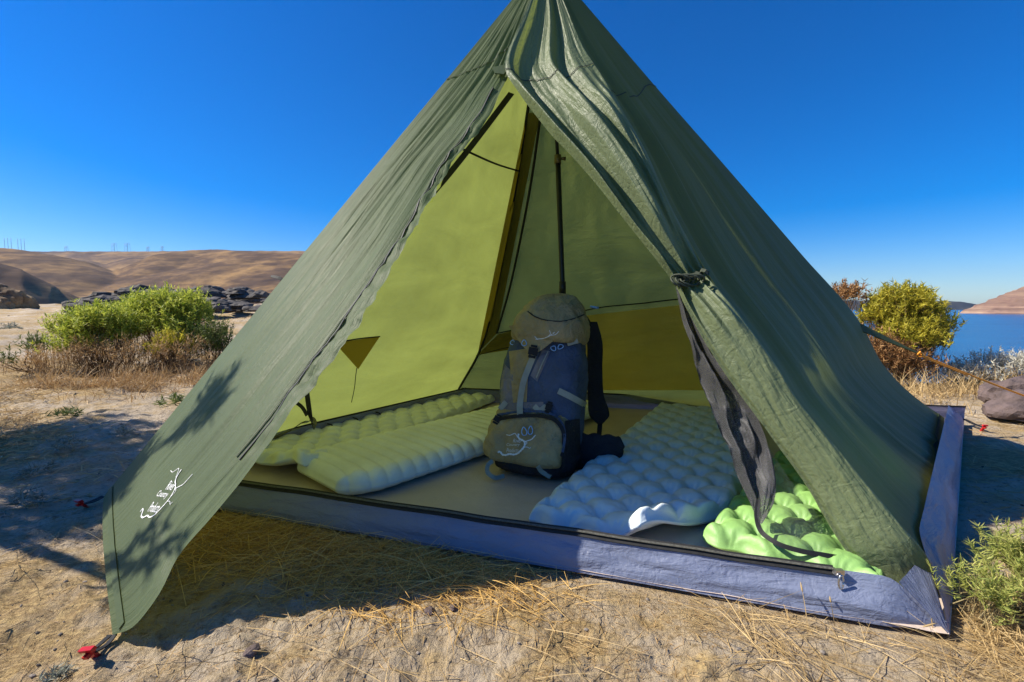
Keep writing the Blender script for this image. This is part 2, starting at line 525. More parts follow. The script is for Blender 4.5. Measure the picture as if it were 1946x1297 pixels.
def hill_mat(name, c_lo, c_mid, c_hi, sc=1.0, stripes=0.0):
    m, N, L = new_mat(name)
    out = N.new('ShaderNodeOutputMaterial'); p = N.new('ShaderNodeBsdfPrincipled')
    tc = N.new('ShaderNodeTexCoord'); v = tc.outputs['Object']
    n1 = tex_noise(N, L, mapping(N, L, v, (0.006 * sc, 0.006 * sc, 0.02 * sc)), 1.0, 9, 0.66, 0.5)
    n2 = tex_noise(N, L, mapping(N, L, v, (0.03 * sc, 0.03 * sc, 0.16 * sc)), 1.0, 6, 0.6, 0.6)
    a = N.new('ShaderNodeMath'); a.operation = 'MULTIPLY_ADD'; a.inputs[1].default_value = 0.5
    L.new(n2.outputs[0], a.inputs[0]); L.new(n1.outputs[0], a.inputs[2])
    r = ramp(N, [(0.55, c_lo), (0.74, c_mid), (0.92, c_hi)])
    L.new(a.outputs[0], r.inputs[0])
    src = r.outputs[0]
    if stripes:
        sv = mapping(N, L, v, (0.0015, 0.0015, 0.075))
        n3 = tex_noise(N, L, sv, 1.0, 4, 0.7, 0.2)
        r3 = ramp(N, [(0.42, (0.45, 0.40, 0.42)), (0.54, (1, 1, 1)), (0.7, (1.05, 1.0, 0.95))])
        L.new(n3.outputs[0], r3.inputs[0])
        mu = N.new('ShaderNodeMixRGB'); mu.blend_type = 'MULTIPLY'; mu.inputs[0].default_value = stripes
        L.new(src, mu.inputs[1]); L.new(r3.outputs[0], mu.inputs[2]); src = mu.outputs[0]
    L.new(src, p.inputs['Base Color'])
    p.inputs['Roughness'].default_value = 1.0; p.inputs['Specular IOR Level'].default_value = 0.05
    L.new(p.outputs[0], out.inputs['Surface'])
    return m

hx, hy = polar(-75, 8, 520, 260, 3200, 330)
H = np.stack([hx, hy, hills_h(hx, hy)], -1)
hills = grid_obj('hills', H, hill_mat('dry_hills', (0.060, 0.040, 0.032), (0.125, 0.078, 0.046), (0.30, 0.185, 0.08)))
tag(hills, kind='structure')

def headland_h(x, y, front, zmax, rise):
    # front: list of plan points of the shore; height climbs in rock steps behind it
    q, _ = seg_dist(x, y, list(front) + [front[0]])
    inside = np.zeros(x.shape, bool)
    poly = [p[:2] for p in front]
    j = len(poly) - 1
    for i in range(len(poly)):
        xi, yi = poly[i]; xj, yj = poly[j]
        c = ((yi > y) != (yj > y)) & (x < (xj - xi) * (y - yi) / (yj - yi + 1e-9) + xi)
        inside ^= c; j = i
    s = np.where(inside, q, -q) + 10 * fbm(x * 0.012, y * 0.012, 4)
    z = s * rise
    step = zmax / 5.0
    f = z / step
    fl = np.floor(f); fr = f - fl
    z = step * (fl + np.where(fr < 0.22, fr * 0.55 / 0.22, 0.55 + (fr - 0.22) * 0.45 / 0.78))
    z = np.minimum(z, zmax + 0.02 * s + 1.5 * fbm(x * 0.02, y * 0.02, 3))
    return LAKE_Z + np.maximum(z, -3)

def shore(px, py):
    p = gz(px, py, LAKE_Z); return p
hp = [shore(1828, 596.0), shore(1900, 597.0), shore(2000, 598.0), shore(2500, 600.0), np.array([4000., 1800., 0]), np.array([3500., 2600., 0]), shore(1846, 592.0)]
xs, ys = np.meshgrid(np.linspace(hp[0][0] - 60, hp[0][0] + 1500, 420), np.linspace(560, 1900, 360))
HL = np.stack([xs, ys, headland_h(xs, ys, hp, 58.0, 0.62)], -1)
tag(grid_obj('headland', HL, hill_mat('headland_rock', (0.19, 0.125, 0.10), (0.36, 0.235, 0.165), (0.44, 0.32, 0.21), 1.6, 0.85)), kind='structure')
rp = [shore(1560, 589.2), shore(1860, 589.2), np.array([3600., 2800., 0]), np.array([1300., 2800., 0])]
xs, ys = np.meshgrid(np.linspace(1100, 3600, 240), np.linspace(1700, 3000, 130))
FRG = headland_h(xs, ys, rp, 34.0, 0.5)
FRG = np.where(FRG > LAKE_Z, LAKE_Z + (FRG - LAKE_Z) * (0.45 + 0.62 * sstep(2350, 1900, xs)), FRG)
tag(grid_obj('far_hills', np.stack([xs, ys, FRG], -1), hill_mat('far_rock', (0.03, 0.035, 0.045), (0.05, 0.052, 0.055), (0.08, 0.075, 0.07))), kind='structure')

# ------------------------------------------------------------------ the tent
tent = tag(empty('pyramid_tent', (0.45, 2.25, 0)), 'green pyramid tent with open tied-back door, pitched on the dry ground', 'tent')

def curve_front(pix, off=0.0, n=None):
    p = np.array([onplane(x, y, FRONT_P, FRONT_N, off if np.isscalar(off) else off[i]) for i, (x, y) in enumerate(pix)])
    return resample(p, n) if n else p

# --- awning (left door half, staked out at its front corner)
NV, NU = 150, 70
ridgeA = PEAK + (TA - PEAK) * np.linspace(0, 1, NV)[:, None]
edge_pix = [(941, 178), (925, 209), (893, 253), (858, 297), (823, 356), (764, 461), (703, 558), (642, 646), (586, 726), (522, 819), (443, 924), (396, 981), (332, 1060), (299, 1129), (260, 1183)]
edge = np.array([PEAK, 0.5 * (PEAK + TOP), TOP] + [onplane(x, y, AWN_P, AWN_N) for x, y in edge_pix] + [TE])
edge = resample(edge, NV)
vv = np.linspace(0, 1, NV)[:, None]; uu = np.linspace(0, 1, NU)[None, :]
S = ridgeA[:, None, :] * (1 - uu[..., None]) + edge[:, None, :] * uu[..., None]
# bottom edge bows outwards between the two stakes, long drag wrinkles run to the front stake
bow = (np.sin(np.pi * uu) ** 1.0 * np.clip((vv - 0.55) / 0.45, 0, 1) ** 2)[..., None]
S = S - bow * 0.030 * np.array([-0.2, 0.6, -1.0])
wr = 0.010 * np.sin(np.pi * uu) * np.sin(np.pi * vv) * fbm(uu * 16 + 3 * vv, vv * 2.2, 3) * 1.4
wr = wr + 0.010 * sstep(0.55, 0.95, uu) * sstep(0.05, 0.2, vv) * (1 - sstep(0.8, 1.0, vv)) * fbm(uu * 24 - 4 * vv, vv * 3.0 + 8, 2)
ruf = sstep(0.86, 0.93, uu) * sstep(0.30, 0.42, vv) * (1 - sstep(0.74, 0.86, vv))
wr = wr + ruf * 0.016 * (fbm(vv * 34 + uu * 6, uu * 9, 3))
hang = np.sin(np.pi * np.clip(vv, 0, 1)) * uu ** 2 * 0.02
AW = S + AWN_N * (wr - hang)[..., None]
awning = grid_obj('awning_flap', AW, M['fly'], tent)

def on_grid(Sg, u, v, off, nrm):
    nv, nu = Sg.shape[:2]
    a = np.clip(np.asarray(v) * (nv - 1), 0, nv - 1.001); b = np.clip(np.asarray(u) * (nu - 1), 0, nu - 1.001)
    i = a.astype(int); j = b.astype(int); fa = (a - i)[:, None]; fb = (b - j)[:, None]
    p = (Sg[i, j] * (1 - fa) * (1 - fb) + Sg[i + 1, j] * fa * (1 - fb) + Sg[i, j + 1] * (1 - fa) * fb + Sg[i + 1, j + 1] * fa * fb)
    return p + nrm * off

t = np.linspace(0.27, 0.84, 90)
strap('zipper', on_grid(AW, 0.885 + 0.02 * np.sin(t * 3), t, 0.002, AWN_N), AWN_N, 0.006, M['zip'], awning, 0.002)
strap('storm_seam', on_grid(AW, 0.865 + 0.02 * np.sin(t * 3), t, 0.002, AWN_N), AWN_N, 0.003, M['cord_green'], awning, 0.001)
t = np.linspace(0.02, 0.98, 40)
strap('bottom_hem', on_grid(AW, t, np.full(40, 0.985), 0.003, AWN_N), AWN_N, 0.018, M['fly'], awning, 0.0008)
t = np.linspace(0.0, 1.0, 40)
strap('top_seam', on_grid(AW, t, 0.205 + 0.055 * (1 - t) - 0.055 * t**2, 0.003, AWN_N), AWN_N, 0.004, M['cord_green'], awning, 0.001)

# --- right door half, gathered and tied back to the ridge
Lpix = [(962, 142), (985, 182), (1040, 255), (1110, 335), (1180, 420), (1240, 490), (1284, 541), (1300, 577), (1332, 635), (1374, 700), (1407, 746), (1461, 820), (1534, 919), (1571, 982), (1612, 1048), (1655, 1085), (1714, 1147), (1732, 1164)]
Rpix = [(1069, 0), (1094, 62), (1140, 145), (1174, 200), (1223, 284), (1270, 385), (1345, 520), (1362, 545), (1407, 603), (1449, 661), (1484, 713), (1518, 768), (1575, 838), (1640, 915), (1690, 975), (1740, 1030), (1767, 1063), (1770, 1094)]
NV2, NU2 = 190, 90
half = 0.5 * (PEAK + TOP)
Lc = resample(np.vstack([[PEAK, half], curve_front(Lpix, 0.02)]), NV2, np.r_[0, 0.08, 0.155, np.linspace(0.19, 0.50, 6), np.linspace(0.55, 1.0, 11)])
Rc = resample(np.vstack([[PEAK], curve_front(Rpix, -0.03)]), NV2, np.r_[0, 0.06, np.linspace(0.10, 0.50, 6), np.linspace(0.545, 1.0, 11)])
vv = np.linspace(0, 1, NV2)[:, None]; uu = np.linspace(0, 1, NU2)[None, :]
S = Lc[:, None, :] * (1 - uu[..., None]) + Rc[:, None, :] * uu[..., None]
width = np.linalg.norm(Rc - Lc, axis=1)[:, None]
upper = np.clip(vv / 0.5, 0, 1)
amp = np.where(vv < 0.5, 0.052 * np.sin(np.pi * upper) ** 0.8 * (0.4 + 0.6 * upper), 0.0)
ph = uu + 0.09 * fbm(uu * 3, vv * 4, 2)
fold = 0.75 * np.sin(2 * np.pi * (2.3 * ph + 0.15 + 0.15 * vv)) + 0.35 * np.sin(2 * np.pi * (4.1 * ph + 0.9 * vv)) + 0.22 * fbm(uu * 9 + 2 * vv, vv * 5, 3)
d = amp * fold
lowv = np.clip((vv - 0.5) / 0.5, 0, 1)
ramp_u = np.sin(0.5 * np.pi * np.clip(uu / 0.74, 0, 1)) ** 1.1 * (1 - sstep(0.74, 1.0, uu))
d = d + np.where(vv >= 0.5, 0.52 * width * ramp_u * sstep(0.5, 0.60, vv) * (1 - 0.75 * sstep(0.88, 1.0, vv)), 0.30 * width * ramp_u * sstep(0.12, 0.3, vv) * (1 - sstep(0.40, 0.5, vv)))
pin = np.exp(-((vv - 0.5) / 0.05) ** 2)
d = d + pin * 0.012 * np.sin(2 * np.pi * 5 * uu) + np.exp(-((vv - 0.56) / 0.06) ** 2) * 0.012 * np.sin(2 * np.pi * (3.4 * uu + 0.2))
d = d + 0.0045 * sstep(0.5, 0.7, vv) * fbm(uu * 6 + 3 * vv, vv * 20 + uu * 4, 4)
d = d + 0.006 * np.sin(np.pi * upper) * fbm(uu * 14, vv * 10, 3)
roll = np.exp(-((uu - 0.06) / 0.055) ** 2) * sstep(0.14, 0.24, vv) * (1 - sstep(0.44, 0.5, vv))
d = d + roll * 0.045
DF = S + FRONT_N * d[..., None]
curl = sstep(0.07, 0.0, uu) * sstep(0.14, 0.24, vv)
DF = DF + curl[..., None] * np.array([0.012, 0.03, -0.01])
door = grid_obj('door_flap', DF, M['fly_sunlit'], tent)
t = np.linspace(0, 1, 50)
strap('top_seam', on_grid(DF, t, 0.155 + 0.02 * np.sin(t * 3), 0.003, FRONT_N), FRONT_N, 0.004, M['cord_green'], door, 0.001)
t = np.linspace(0.55, 0.97, 60)
strap('edge_hem', on_grid(DF, np.full(60, 0.03), t, 0.003, FRONT_N), FRONT_N, 0.014, M['fly_sunlit'], door, 0.002)
strap('tip_hem', on_grid(DF, np.linspace(0.02, 0.98, 20), np.full(20, 0.985), 0.003, FRONT_N), FRONT_N, 0.02, M['fly'], door, 0.002)
# storm flap piece at the top of the door
tp = [onplane(x, y, FRONT_P, FRONT_N, 0.035) for x, y in ((935, 128), (965, 122), (958, 141), (940, 139))]
mesh_obj('velcro_tab', np.array(tp + [p - FRONT_N * 0.006 for p in tp]), [(0, 1, 2, 3), (7, 6, 5, 4), (0, 4, 5, 1), (1, 5, 6, 2), (2, 6, 7, 3), (3, 7, 4, 0)], M['fly'], door, False)
# tie ribbon
tie_c = on_grid(DF, np.linspace(-0.0, 1.0, 30), np.full(30, 0.5) + 0.004 * np.sin(np.arange(30)), 0.014, FRONT_N)
strap('tie_ribbon', tie_c, FRONT_N, 0.012, M['cord_green'], door, 0.004)
kn = tie_c[6]
kp = []
for k in range(5):
    a = np.linspace(0, 2 * np.pi, 14)
    c = kn + np.array([0.012 * k - 0.02, -0.01, -0.004 * (k % 2)])
    kp.append(tube_geo(c + np.stack([0.022 * np.cos(a) * (1 + 0.2 * k), -0.012 * np.sin(a * 2), 0.018 * np.sin(a)], -1), 0.0035, 6))
kv, kf = merge_geo(kp)
mesh_obj('tie_bow', kv, kf, M['cord_green'], door)

# --- right wall
NV3, NU3 = 120, 90
Cpix = [(1105, 0), (1240, 158), (1380, 318), (1520, 480), (1640, 622), (1676, 690), (1735, 752), (1795, 795)]
cy = np.array([2.27, 2.36, 2.45, 2.55, 2.64, 2.69, 2.75, 2.80])
ridgeC = resample(np.vstack([[PEAK], [at(x, y, Y) for (x, y), Y in zip(Cpix, cy)]]), NV3)
Rr = resample(Rc, NV3)
vv = np.linspace(0, 1, NV3)[:, None]; uu = np.linspace(0, 1, NU3)[None, :]
S = Rr[:, None, :] * (1 - uu[..., None]) + ridgeC[:, None, :] * uu[..., None]
RN = np.cross(TC - TD, PEAK - TD); RN /= np.linalg.norm(RN)
if RN[0] < 0: RN = -RN
sag = -0.05 * np.sin(np.pi * uu) * np.sin(np.pi * vv) ** 0.8 * sstep(0.35, 0.9, vv)
fold3 = 0.012 * np.sin(np.pi * uu) * sstep(0.05, 0.4, vv) * fbm(uu * 9 + 2 * vv, vv * 1.4 + 4, 3) + 0.02 * sstep(0.0, 0.1, uu) * (1 - sstep(0.1, 0.32, uu)) * np.sin(np.pi * vv) * np.sin(2 * np.pi * (uu * 7 + 0.4 * vv))
fold3 = fold3 + 0.014 * sstep(0.55, 0.9, vv) * fbm(uu * 13 - 3 * vv, vv * 2, 2) * np.sin(np.pi * uu)
RW = S + RN * (sag + fold3)[..., None]
rwall = grid_obj('right_wall', RW, M['fly'], tent)
strap('bottom_hem', on_grid(RW, np.linspace(0.01, 0.99, 50), np.full(50, 0.985), 0.003, RN), RN, 0.02, M['fly'], rwall, 0.002)
t = np.linspace(0.02, 1.0, 30)
strap('top_seam', on_grid(RW, t, 0.30 - 0.075 * t + 0.01 * np.sin(6 * t), 0.003, RN), RN, 0.005, M['cord_green'], rwall, 0.001)

# --- left and back walls (seen from inside)
def tri_wall(name, ea, eb, n_in, seed, bow=0.03, nu=90, mat='fly_inner'):
    """a wall between two corner seams that meet at the peak"""
    nv = len(ea)
    vv = np.linspace(0, 1, nv)[:, None]; uu = np.linspace(0, 1, nu)[None, :]
    S = ea[:, None] * (1 - uu[..., None]) + eb[:, None] * uu[..., None]
    dd = bow * np.sin(np.pi * uu) * np.sin(np.pi * vv) + 0.010 * np.sin(np.pi * uu) * np.sin(np.pi * vv) ** 0.5 * fbm(uu * 5 + seed, vv * 4, 3)
    S = S + n_in * dd[..., None]
    return S, grid_obj(name, S, M[mat], tent)
ridgeB = resample(np.array([PEAK, at(1001, 205, 2.66), at(958, 470, 3.12), at(907, 672, 3.43), at(872, 735, 3.60), TB]), 100)
eA = PEAK + (TA - PEAK) * np.linspace(0, 1, 100)[:, None]
eC = resample(ridgeC, 100)
LW, lwall = tri_wall('left_wall', eA, ridgeB, LEFT_N, 3.0, 0.01)
BACK_P, BACK_N = plane(ridgeB[20], ridgeB[80], TC)
BW, bwall = tri_wall('back_wall', ridgeB, eC, BACK_N, 9.0, 0.01)

def bvh(o):
    return BVHTree.FromObject(o, bpy.context.evaluated_depsgraph_get())
bpy.context.view_layer.update()
LWB, BWB, AWB, DFB = bvh(lwall), bvh(bwall), bvh(awning), bvh(door)

def hit(tree, px, py, off, parent=tent):
    """point of a panel seen at a photo point, lifted off towards the camera; panels carry the tent's origin"""
    o = Vector(CAM) - Vector(tent.location) * 0
    r = Vector(ray(px, py)).normalized()
    loc, nrm, _, _ = tree.ray_cast(o, r)
    if loc is None:
        return None
    return np.array(loc) - np.array(r) * off

def pix_line(tree, pix, off, n=None):
    q = [hit(tree, x, y, off) for x, y in pix]
    if tree is BWB:
        q = [a_ if a_ is not None else onplane(x, y, BACK_P, BACK_N, off) for a_, (x, y) in zip(q, pix)]
    p = np.array([a_ for a_ in q if a_ is not None])
    return resample(p, n) if n else p

def pix_patch(name, tree, quad, off, mat, parent, nu=24, nv=14, wav=0.004):
    a, b, c, d = [np.array(q, float) for q in quad]
    S = np.zeros((nv, nu, 3))
    for i, v in enumerate(np.linspace(0, 1, nv)):
        for j, u in enumerate(np.linspace(0, 1, nu)):
            q = (a * (1 - u) + b * u) * (1 - v) + (d * (1 - u) + c * u) * v
            o_ = off + wav * float(pnoise(u * 5, v * 5))
            h_ = hit(tree, q[0], q[1], o_)
            S[i, j] = h_ if h_ is not None else (onplane(q[0], q[1], BACK_P, BACK_N, o_) if tree is BWB else np.full(3, np.nan))
    for i in range(nv):                      # where the sight line just misses, keep to the nearest point that lies on the thing
        good = ~np.isnan(S[i, :, 0])
        if good.any():
            jj = np.where(good)[0]
            for j in np.where(~good)[0]: S[i, j] = S[i, jj[np.argmin(np.abs(jj - j))]]
    rows = ~np.isnan(S[:, 0, 0])
    return grid_obj(name, S[rows], mat, parent)

# ridge seam at the far corner
rb = ridgeB[2:]
tube('corner_piping', rb + (LEFT_N + BACK_N) * 0.012, 0.009, M['black'], bwall, 6)
pix_patch('vent_strip', BWB, [(1001, 215), (1027, 215), (944, 634), (908, 672)], 0.022, M['fly_strip'], bwall, 8, 30)
s2 = pix_line(BWB, [(1026, 230), (1012, 330), (990, 450), (968, 550), (944, 634)], 0.026, 30)
tube('vent_piping', s2, 0.008, M['black'], bwall, 6)
pix_patch('panel_strip', BWB, [(907, 675), (946, 636), (1060, 606), (1060, 650)], 0.022, M['fly_strip'], bwall, 16, 10)
pix_patch('storm_panel', BWB, [(1060, 606), (1420, 566), (1420, 742), (1060, 742)], 0.022, M['fly_double'], bwall, 30, 20, 0.012)
tube('panel_piping', pix_line(BWB, [(944, 634), (1000, 622), (1060, 604), (1140, 585), (1220, 577), (1290, 569), (1400, 566)], 0.026, 40), 0.0045, M['black'], bwall, 6)
tube('panel_piping', pix_line(BWB, [(905, 676), (960, 662), (1060, 650)], 0.026, 14), 0.003, M['black'], bwall, 6)
# stake-out patch of the left wall with its cord
tri = [hit(LWB, *q, 0.015) for q in ((636, 652), (722, 640), (678, 700))]
NT = 12; tv = []; tf = []
for i in range(NT + 1):
    for j in range(NT + 1 - i):
        a_, b_ = i / NT, j / NT
        p = tri[0] * (1 - a_ - b_) + tri[1] * b_ + tri[2] * a_
        tv.append(p + LEFT_N * 0.012 * a_)
idx = {}; k = 0
for i in range(NT + 1):
    for j in range(NT + 1 - i): idx[i, j] = k; k += 1
for i in range(NT):
    for j in range(NT - i):
        tf.append((idx[i, j], idx[i, j + 1], idx[i + 1, j]))
        if j < NT - i - 1: tf.append((idx[i, j + 1], idx[i + 1, j + 1], idx[i + 1, j]))
pull = mesh_obj('pull_patch', tv, tf, M['fly_strip'], lwall)
tube('patch_piping', resample(np.array([tri[0], 0.5 * (tri[0] + tri[1]) + np.array([0, 0, 0.004]), tri[1]]), 12), 0.0035, M['black'], pull, 6)
pc = [tri[2]] + [hit(LWB, *q, 0.03) for q in ((676, 715), (674, 735), (668, 765))]
tube('patch_cord', resample(np.array(pc), 20), 0.0022, M['cord_green'], pull, 6)
p0 = onplane(873, 281, FRONT_P, FRONT_N, -0.06); p1 = PEAK + (TB - PEAK) * 0.0
p1 = ridgeB[np.argmin(np.abs(ridgeB[:, 2] - at(982, 326, 2.85)[2]))] + LEFT_N * 0.02
tube('wall_cord', resample(np.array([p0, 0.5 * (p0 + p1) - [0, 0, 0.01], p1]), 14), 0.005, M['black'], lwall, 6)
# inner mesh-door binding along the left side of the doorway
bz = curve_front([(972, 178), (893, 282), (858, 326), (796, 400), (740, 480), (660, 600), (600, 690), (583, 742)], -0.10, 60)
strap('mesh_binding', bz, FRONT_N, 0.03, M['zip'], tent, 0.003)
bz2 = np.vstack([curve_front([(583, 742), (586, 765)], -0.10), [gz(580, 800, 0.14), gz(545, 822, 0.13), gz(500, 842, 0.12), gz(470, 858, 0.11)]])
strap('mesh_binding', resample(bz2, 40), FRONT_N, 0.02, M['zip'], tent, 0.003)
bz3 = curve_front([(558, 762), (575, 775), (584, 790)], -0.11, 12)
strap('mesh_binding', bz3, FRONT_N, 0.014, M['zip'], tent, 0.003)

# --- floor tub
TUB_H = 0.115
nf = 80
uu, vv = np.meshgrid(np.linspace(0, 1, nf), np.linspace(0, 1, nf))
FLR = (FA * (1 - uu[..., None]) + FD * uu[..., None]) * (1 - vv[..., None]) + (FB * (1 - uu[..., None]) + FC * uu[..., None]) * vv[..., None]
FLR[..., 2] = 0.006 + 0.006 * np.abs(fbm(FLR[..., 0] * 3 + FLR[..., 1] * 2, FLR[..., 1] * 7, 3))
floor = grid_obj('floor', FLR, M['floor'], tent)
cen = (FA + FB + FC + FD) / 4

def tub_wall(name, a, b, h, lean, seed, n=90, sagmid=0.0, taper=0.0, bulge=0.018):
    t = np.linspace(0, 1, n)[None, :]
    v = np.linspace(0, 1, 16)[:, None]
    base = a[None, None] * (1 - t[..., None]) + b[None, None] * t[..., None]
    inn = cen - (a + b) / 2; inn[2] = 0; inn /= np.linalg.norm(inn)
    z = h * v
    bul = lean * v - bulge * np.sin(np.pi * v) + 0.012 * np.sin(np.pi * v) * fbm(t * 9 + seed + 0 * v, v * 2 + 0 * t, 3)
    S = base + inn * bul[..., None]
    tp = np.ones_like(t)
    if taper: tp = (1 - sstep(1 - taper, 1.0, t) * 0.92) if taper > 0 else (1 - sstep(-taper, 0.0, t) * 0.92)
    bul = bul * tp + (0.03 if taper > 0 else 0.0) * (1 - tp); z = z * tp + 0.014 * (1 - tp) * v
    S = base + inn * bul[..., None]
    S[..., 2] += z * (1 - sagmid * np.sin(np.pi * t)) + 0.004 * v * fbm(t * 8 + seed, t * 0, 2)
    return S, grid_obj(name, S, M['tub'], tent)
SILL, sill = tub_wall('front_tub_wall', FA, FD, 0.098, 0.045, 1.0, 160, taper=0.05, bulge=0.005)
_, _ = tub_wall('left_tub_wall', FA, FB, TUB_H, 0.02, 4.0)
_, _ = tub_wall('back_tub_wall', FB, FC, TUB_H, 0.02, 7.0)
RTW, rtub = tub_wall('right_tub_wall', FD, FC, 0.12, 0.09, 12.0, taper=-0.14)
# folded corner piece between the front and the right tub wall
ca, cb, cc_ = FD + [0, 0, 0.004], SILL[-1][153] + [0, 0, 0.003], RTW[-1][8] + [0, 0, 0.003]
CT = []
for v_ in np.linspace(0.02, 1, 16):
    row = []
    for u_ in np.linspace(0, 1, 16):
        p_ = ca * (1 - v_) + (cb * (1 - u_) + cc_ * u_) * v_
        p_ = p_ + np.array([0, 0, 0.004 * math.sin(math.pi * v_) * math.sin(math.pi * u_) + 0.002 * float(pnoise(u_ * 6, v_ * 5))])
        row.append(p_)
    CT.append(row)
grid_obj('corner_gusset', np.array(CT), M['tub'], floor)
# black zip along the top of the front and the piping of the other walls
zc = SILL[-1][2:146]
strap('zipper', zc + [0, 0, -0.004], np.array([-0.2, -0.55, 0.8]), 0.024, M['zip'], sill, 0.003)
strap('zip_coil', zc + [-0.0005, -0.004, 0.002], np.array([-0.2, -0.55, 0.8]), 0.006, M['zip_teeth'], sill, 0.003)
for a, b in ((FA, FB), (FB, FC)):
    inn = cen - (a + b) / 2; inn /= np.linalg.norm(inn)
    q = a + (b - a) * np.linspace(0, 1, 20)[:, None] + inn * 0.02 + [0, 0, TUB_H]
    tube('tub_piping', q, 0.005, M['black'], floor, 6)
# gear loops on the left tub wall
for f in (0.42, 0.5, 0.58):
    a, b = FA, FB
    c = a + (b - a) * f + np.array([0.03, -0.02, 0.0])
    ql = np.array([c + [0, 0, 0.10], c + [0.02, 0.02, 0.085], c + [0.02, 0.025, 0.06], c + [0.0, 0.01, 0.05]])
    tube('gear_loop', resample(ql, 10), 0.004, M['black'], floor, 6)
# slider of the door zip
def box_geo(c, ax, ay, az, hx, hy, hz):
    c = np.asarray(c, float)
    V = [c + ax * hx * i + ay * hy * j + az * hz * k for i in (-1, 1) for j in (-1, 1) for k in (-1, 1)]
    return np.array(V), [(0, 1, 3, 2), (4, 6, 7, 5), (0, 4, 5, 1), (2, 3, 7, 6), (0, 2, 6, 4), (1, 5, 7, 3)]
EX, EY, EZ = np.eye(3)
zp = SILL[-1][145] + np.array([0, -0.016, 0.002])
zv, zf = merge_geo([box_geo(zp, EX, EY, EZ, 0.011, 0.006, 0.006)])
zsl = mesh_obj('zip_slider', zv, zf, M['metal'], sill, False)
a = np.linspace(0, 2 * np.pi, 16)
pl = zp + np.stack([0.006 * np.cos(a), 0 * a - 0.010, -0.020 + 0.017 * np.sin(a)], -1)
pv, pf = merge_geo([tube_geo(pl, 0.0024, 6)])
mesh_obj('pull_tab', pv, pf, M['metal'], sill)

# --- mesh door, gathered at the tie and hanging to the sill
def mesh_mat(name, c, alpha, sheen):
    m, N, L = new_mat(name)
    out = N.new('ShaderNodeOutputMaterial'); p = N.new('ShaderNodeBsdfPrincipled'); tr = N.new('ShaderNodeBsdfTransparent'); mx = N.new('ShaderNodeMixShader')
    tc = N.new('ShaderNodeTexCoord')
    n = tex_noise(N, L, tc.outputs['Object'], 420, 2, 0.8)
    r = ramp(N, [(0.38, c), (0.62, tuple(min(1, x * 7 + 0.02) for x in c))])
    L.new(n.outputs[0], r.inputs[0]); L.new(r.outputs[0], p.inputs['Base Color'])
    p.inputs['Roughness'].default_value = 0.62; p.inputs['Specular IOR Level'].default_value = sheen * 0.5
    n2 = tex_noise(N, L, tc.outputs['Object'], 500, 1, 0.5)
    r2 = ramp(N, [(0.5 - 0.2 * alpha - 0.02, (0, 0, 0)), (0.62 - 0.2 * alpha, (1, 1, 1))])
    L.new(n2.outputs[0], r2.inputs[0])
    if alpha > 0.5: L.new(r2.outputs[0], mx.inputs[0])
    else: mx.inputs[0].default_value = 0.16
    L.new(tr.outputs[0], mx.inputs[1]); L.new(p.outputs[0], mx.inputs[2])
    L.new(mx.outputs[0], out.inputs['Surface'])
    return m
M['mesh_thick'] = mesh_mat('mesh_gathered', (0.010, 0.010, 0.011), 0.95, 0.8)
M['mesh_thin'] = mesh_mat('mesh_sheet', (0.03, 0.03, 0.032), 0.15, 0.6)
NVm, NUm = 110, 46
Lm = resample(np.array([onplane(x, y, FRONT_P, FRONT_N, -o) for x, y, o in ((1284, 545, .02), (1296, 600, .05), (1316, 670, .07), (1344, 750, .08), (1376, 835, .09), (1408, 915, .09), (1428, 960, .08), (1440, 992, .07))]), NVm)
Rm = resample(np.array([onplane(x, y, FRONT_P, FRONT_N, -o) for x, y, o in ((1296, 545, .02), (1325, 610, .03), (1375, 690, .03), (1424, 770, .03), (1455, 840, .03), (1472, 905, .04), (1470, 950, .05), (1448, 996, .06))]), NVm)
vv = np.linspace(0, 1, NVm)[:, None]; uu = np.linspace(0, 1, NUm)[None, :]
S = Lm[:, None] * (1 - uu[..., None]) + Rm[:, None] * uu[..., None]
dd = np.sin(np.pi * vv) ** 0.6 * (0.024 * np.sin(2 * np.pi * (1.3 * uu + 0.5 * fbm(vv * 3, uu * 2, 2))) + 0.016 * fbm(uu * 3 + 2 * vv, vv * 6, 3) + 0.004 * fbm(uu * 9, vv * 18, 2))
mesh_door = grid_obj('mesh_door', S + FRONT_N * dd[..., None], M['mesh_thick'], tent)
hem = resample(np.array([onplane(x, y, FRONT_P, FRONT_N, -o) for x, y, o in ((1441, 950, .04), (1438, 985, .02), (1446, 1010, .0), (1475, 1032, -.02), (1520, 1047, -.03), (1570, 1056, -.03), (1625, 1066, -.02))]), 60)
strap('mesh_hem', hem, FRONT_N, 0.013, M['zip'], mesh_door, 0.003)
up = resample(np.array([onplane(x, y, FRONT_P, FRONT_N, -o) for x, y, o in ((1455, 840, .03), (1480, 880, .03), (1500, 910, .03), (1530, 950, .03), (1560, 985, .03), (1590, 1025, .03), (1640, 1066, .02))]), 60)
f = np.linspace(0, 1, 20)[None, :, None]
SH = hem[:, None] * (1 - f) + up[:, None] * f
SH = SH + FRONT_N * (0.012 * np.sin(np.pi * f[..., 0]) * np.sin(np.linspace(0, 12, 60))[:, None])[..., None]
grid_obj('mesh_sheet', SH, M['mesh_thin'], mesh_door)

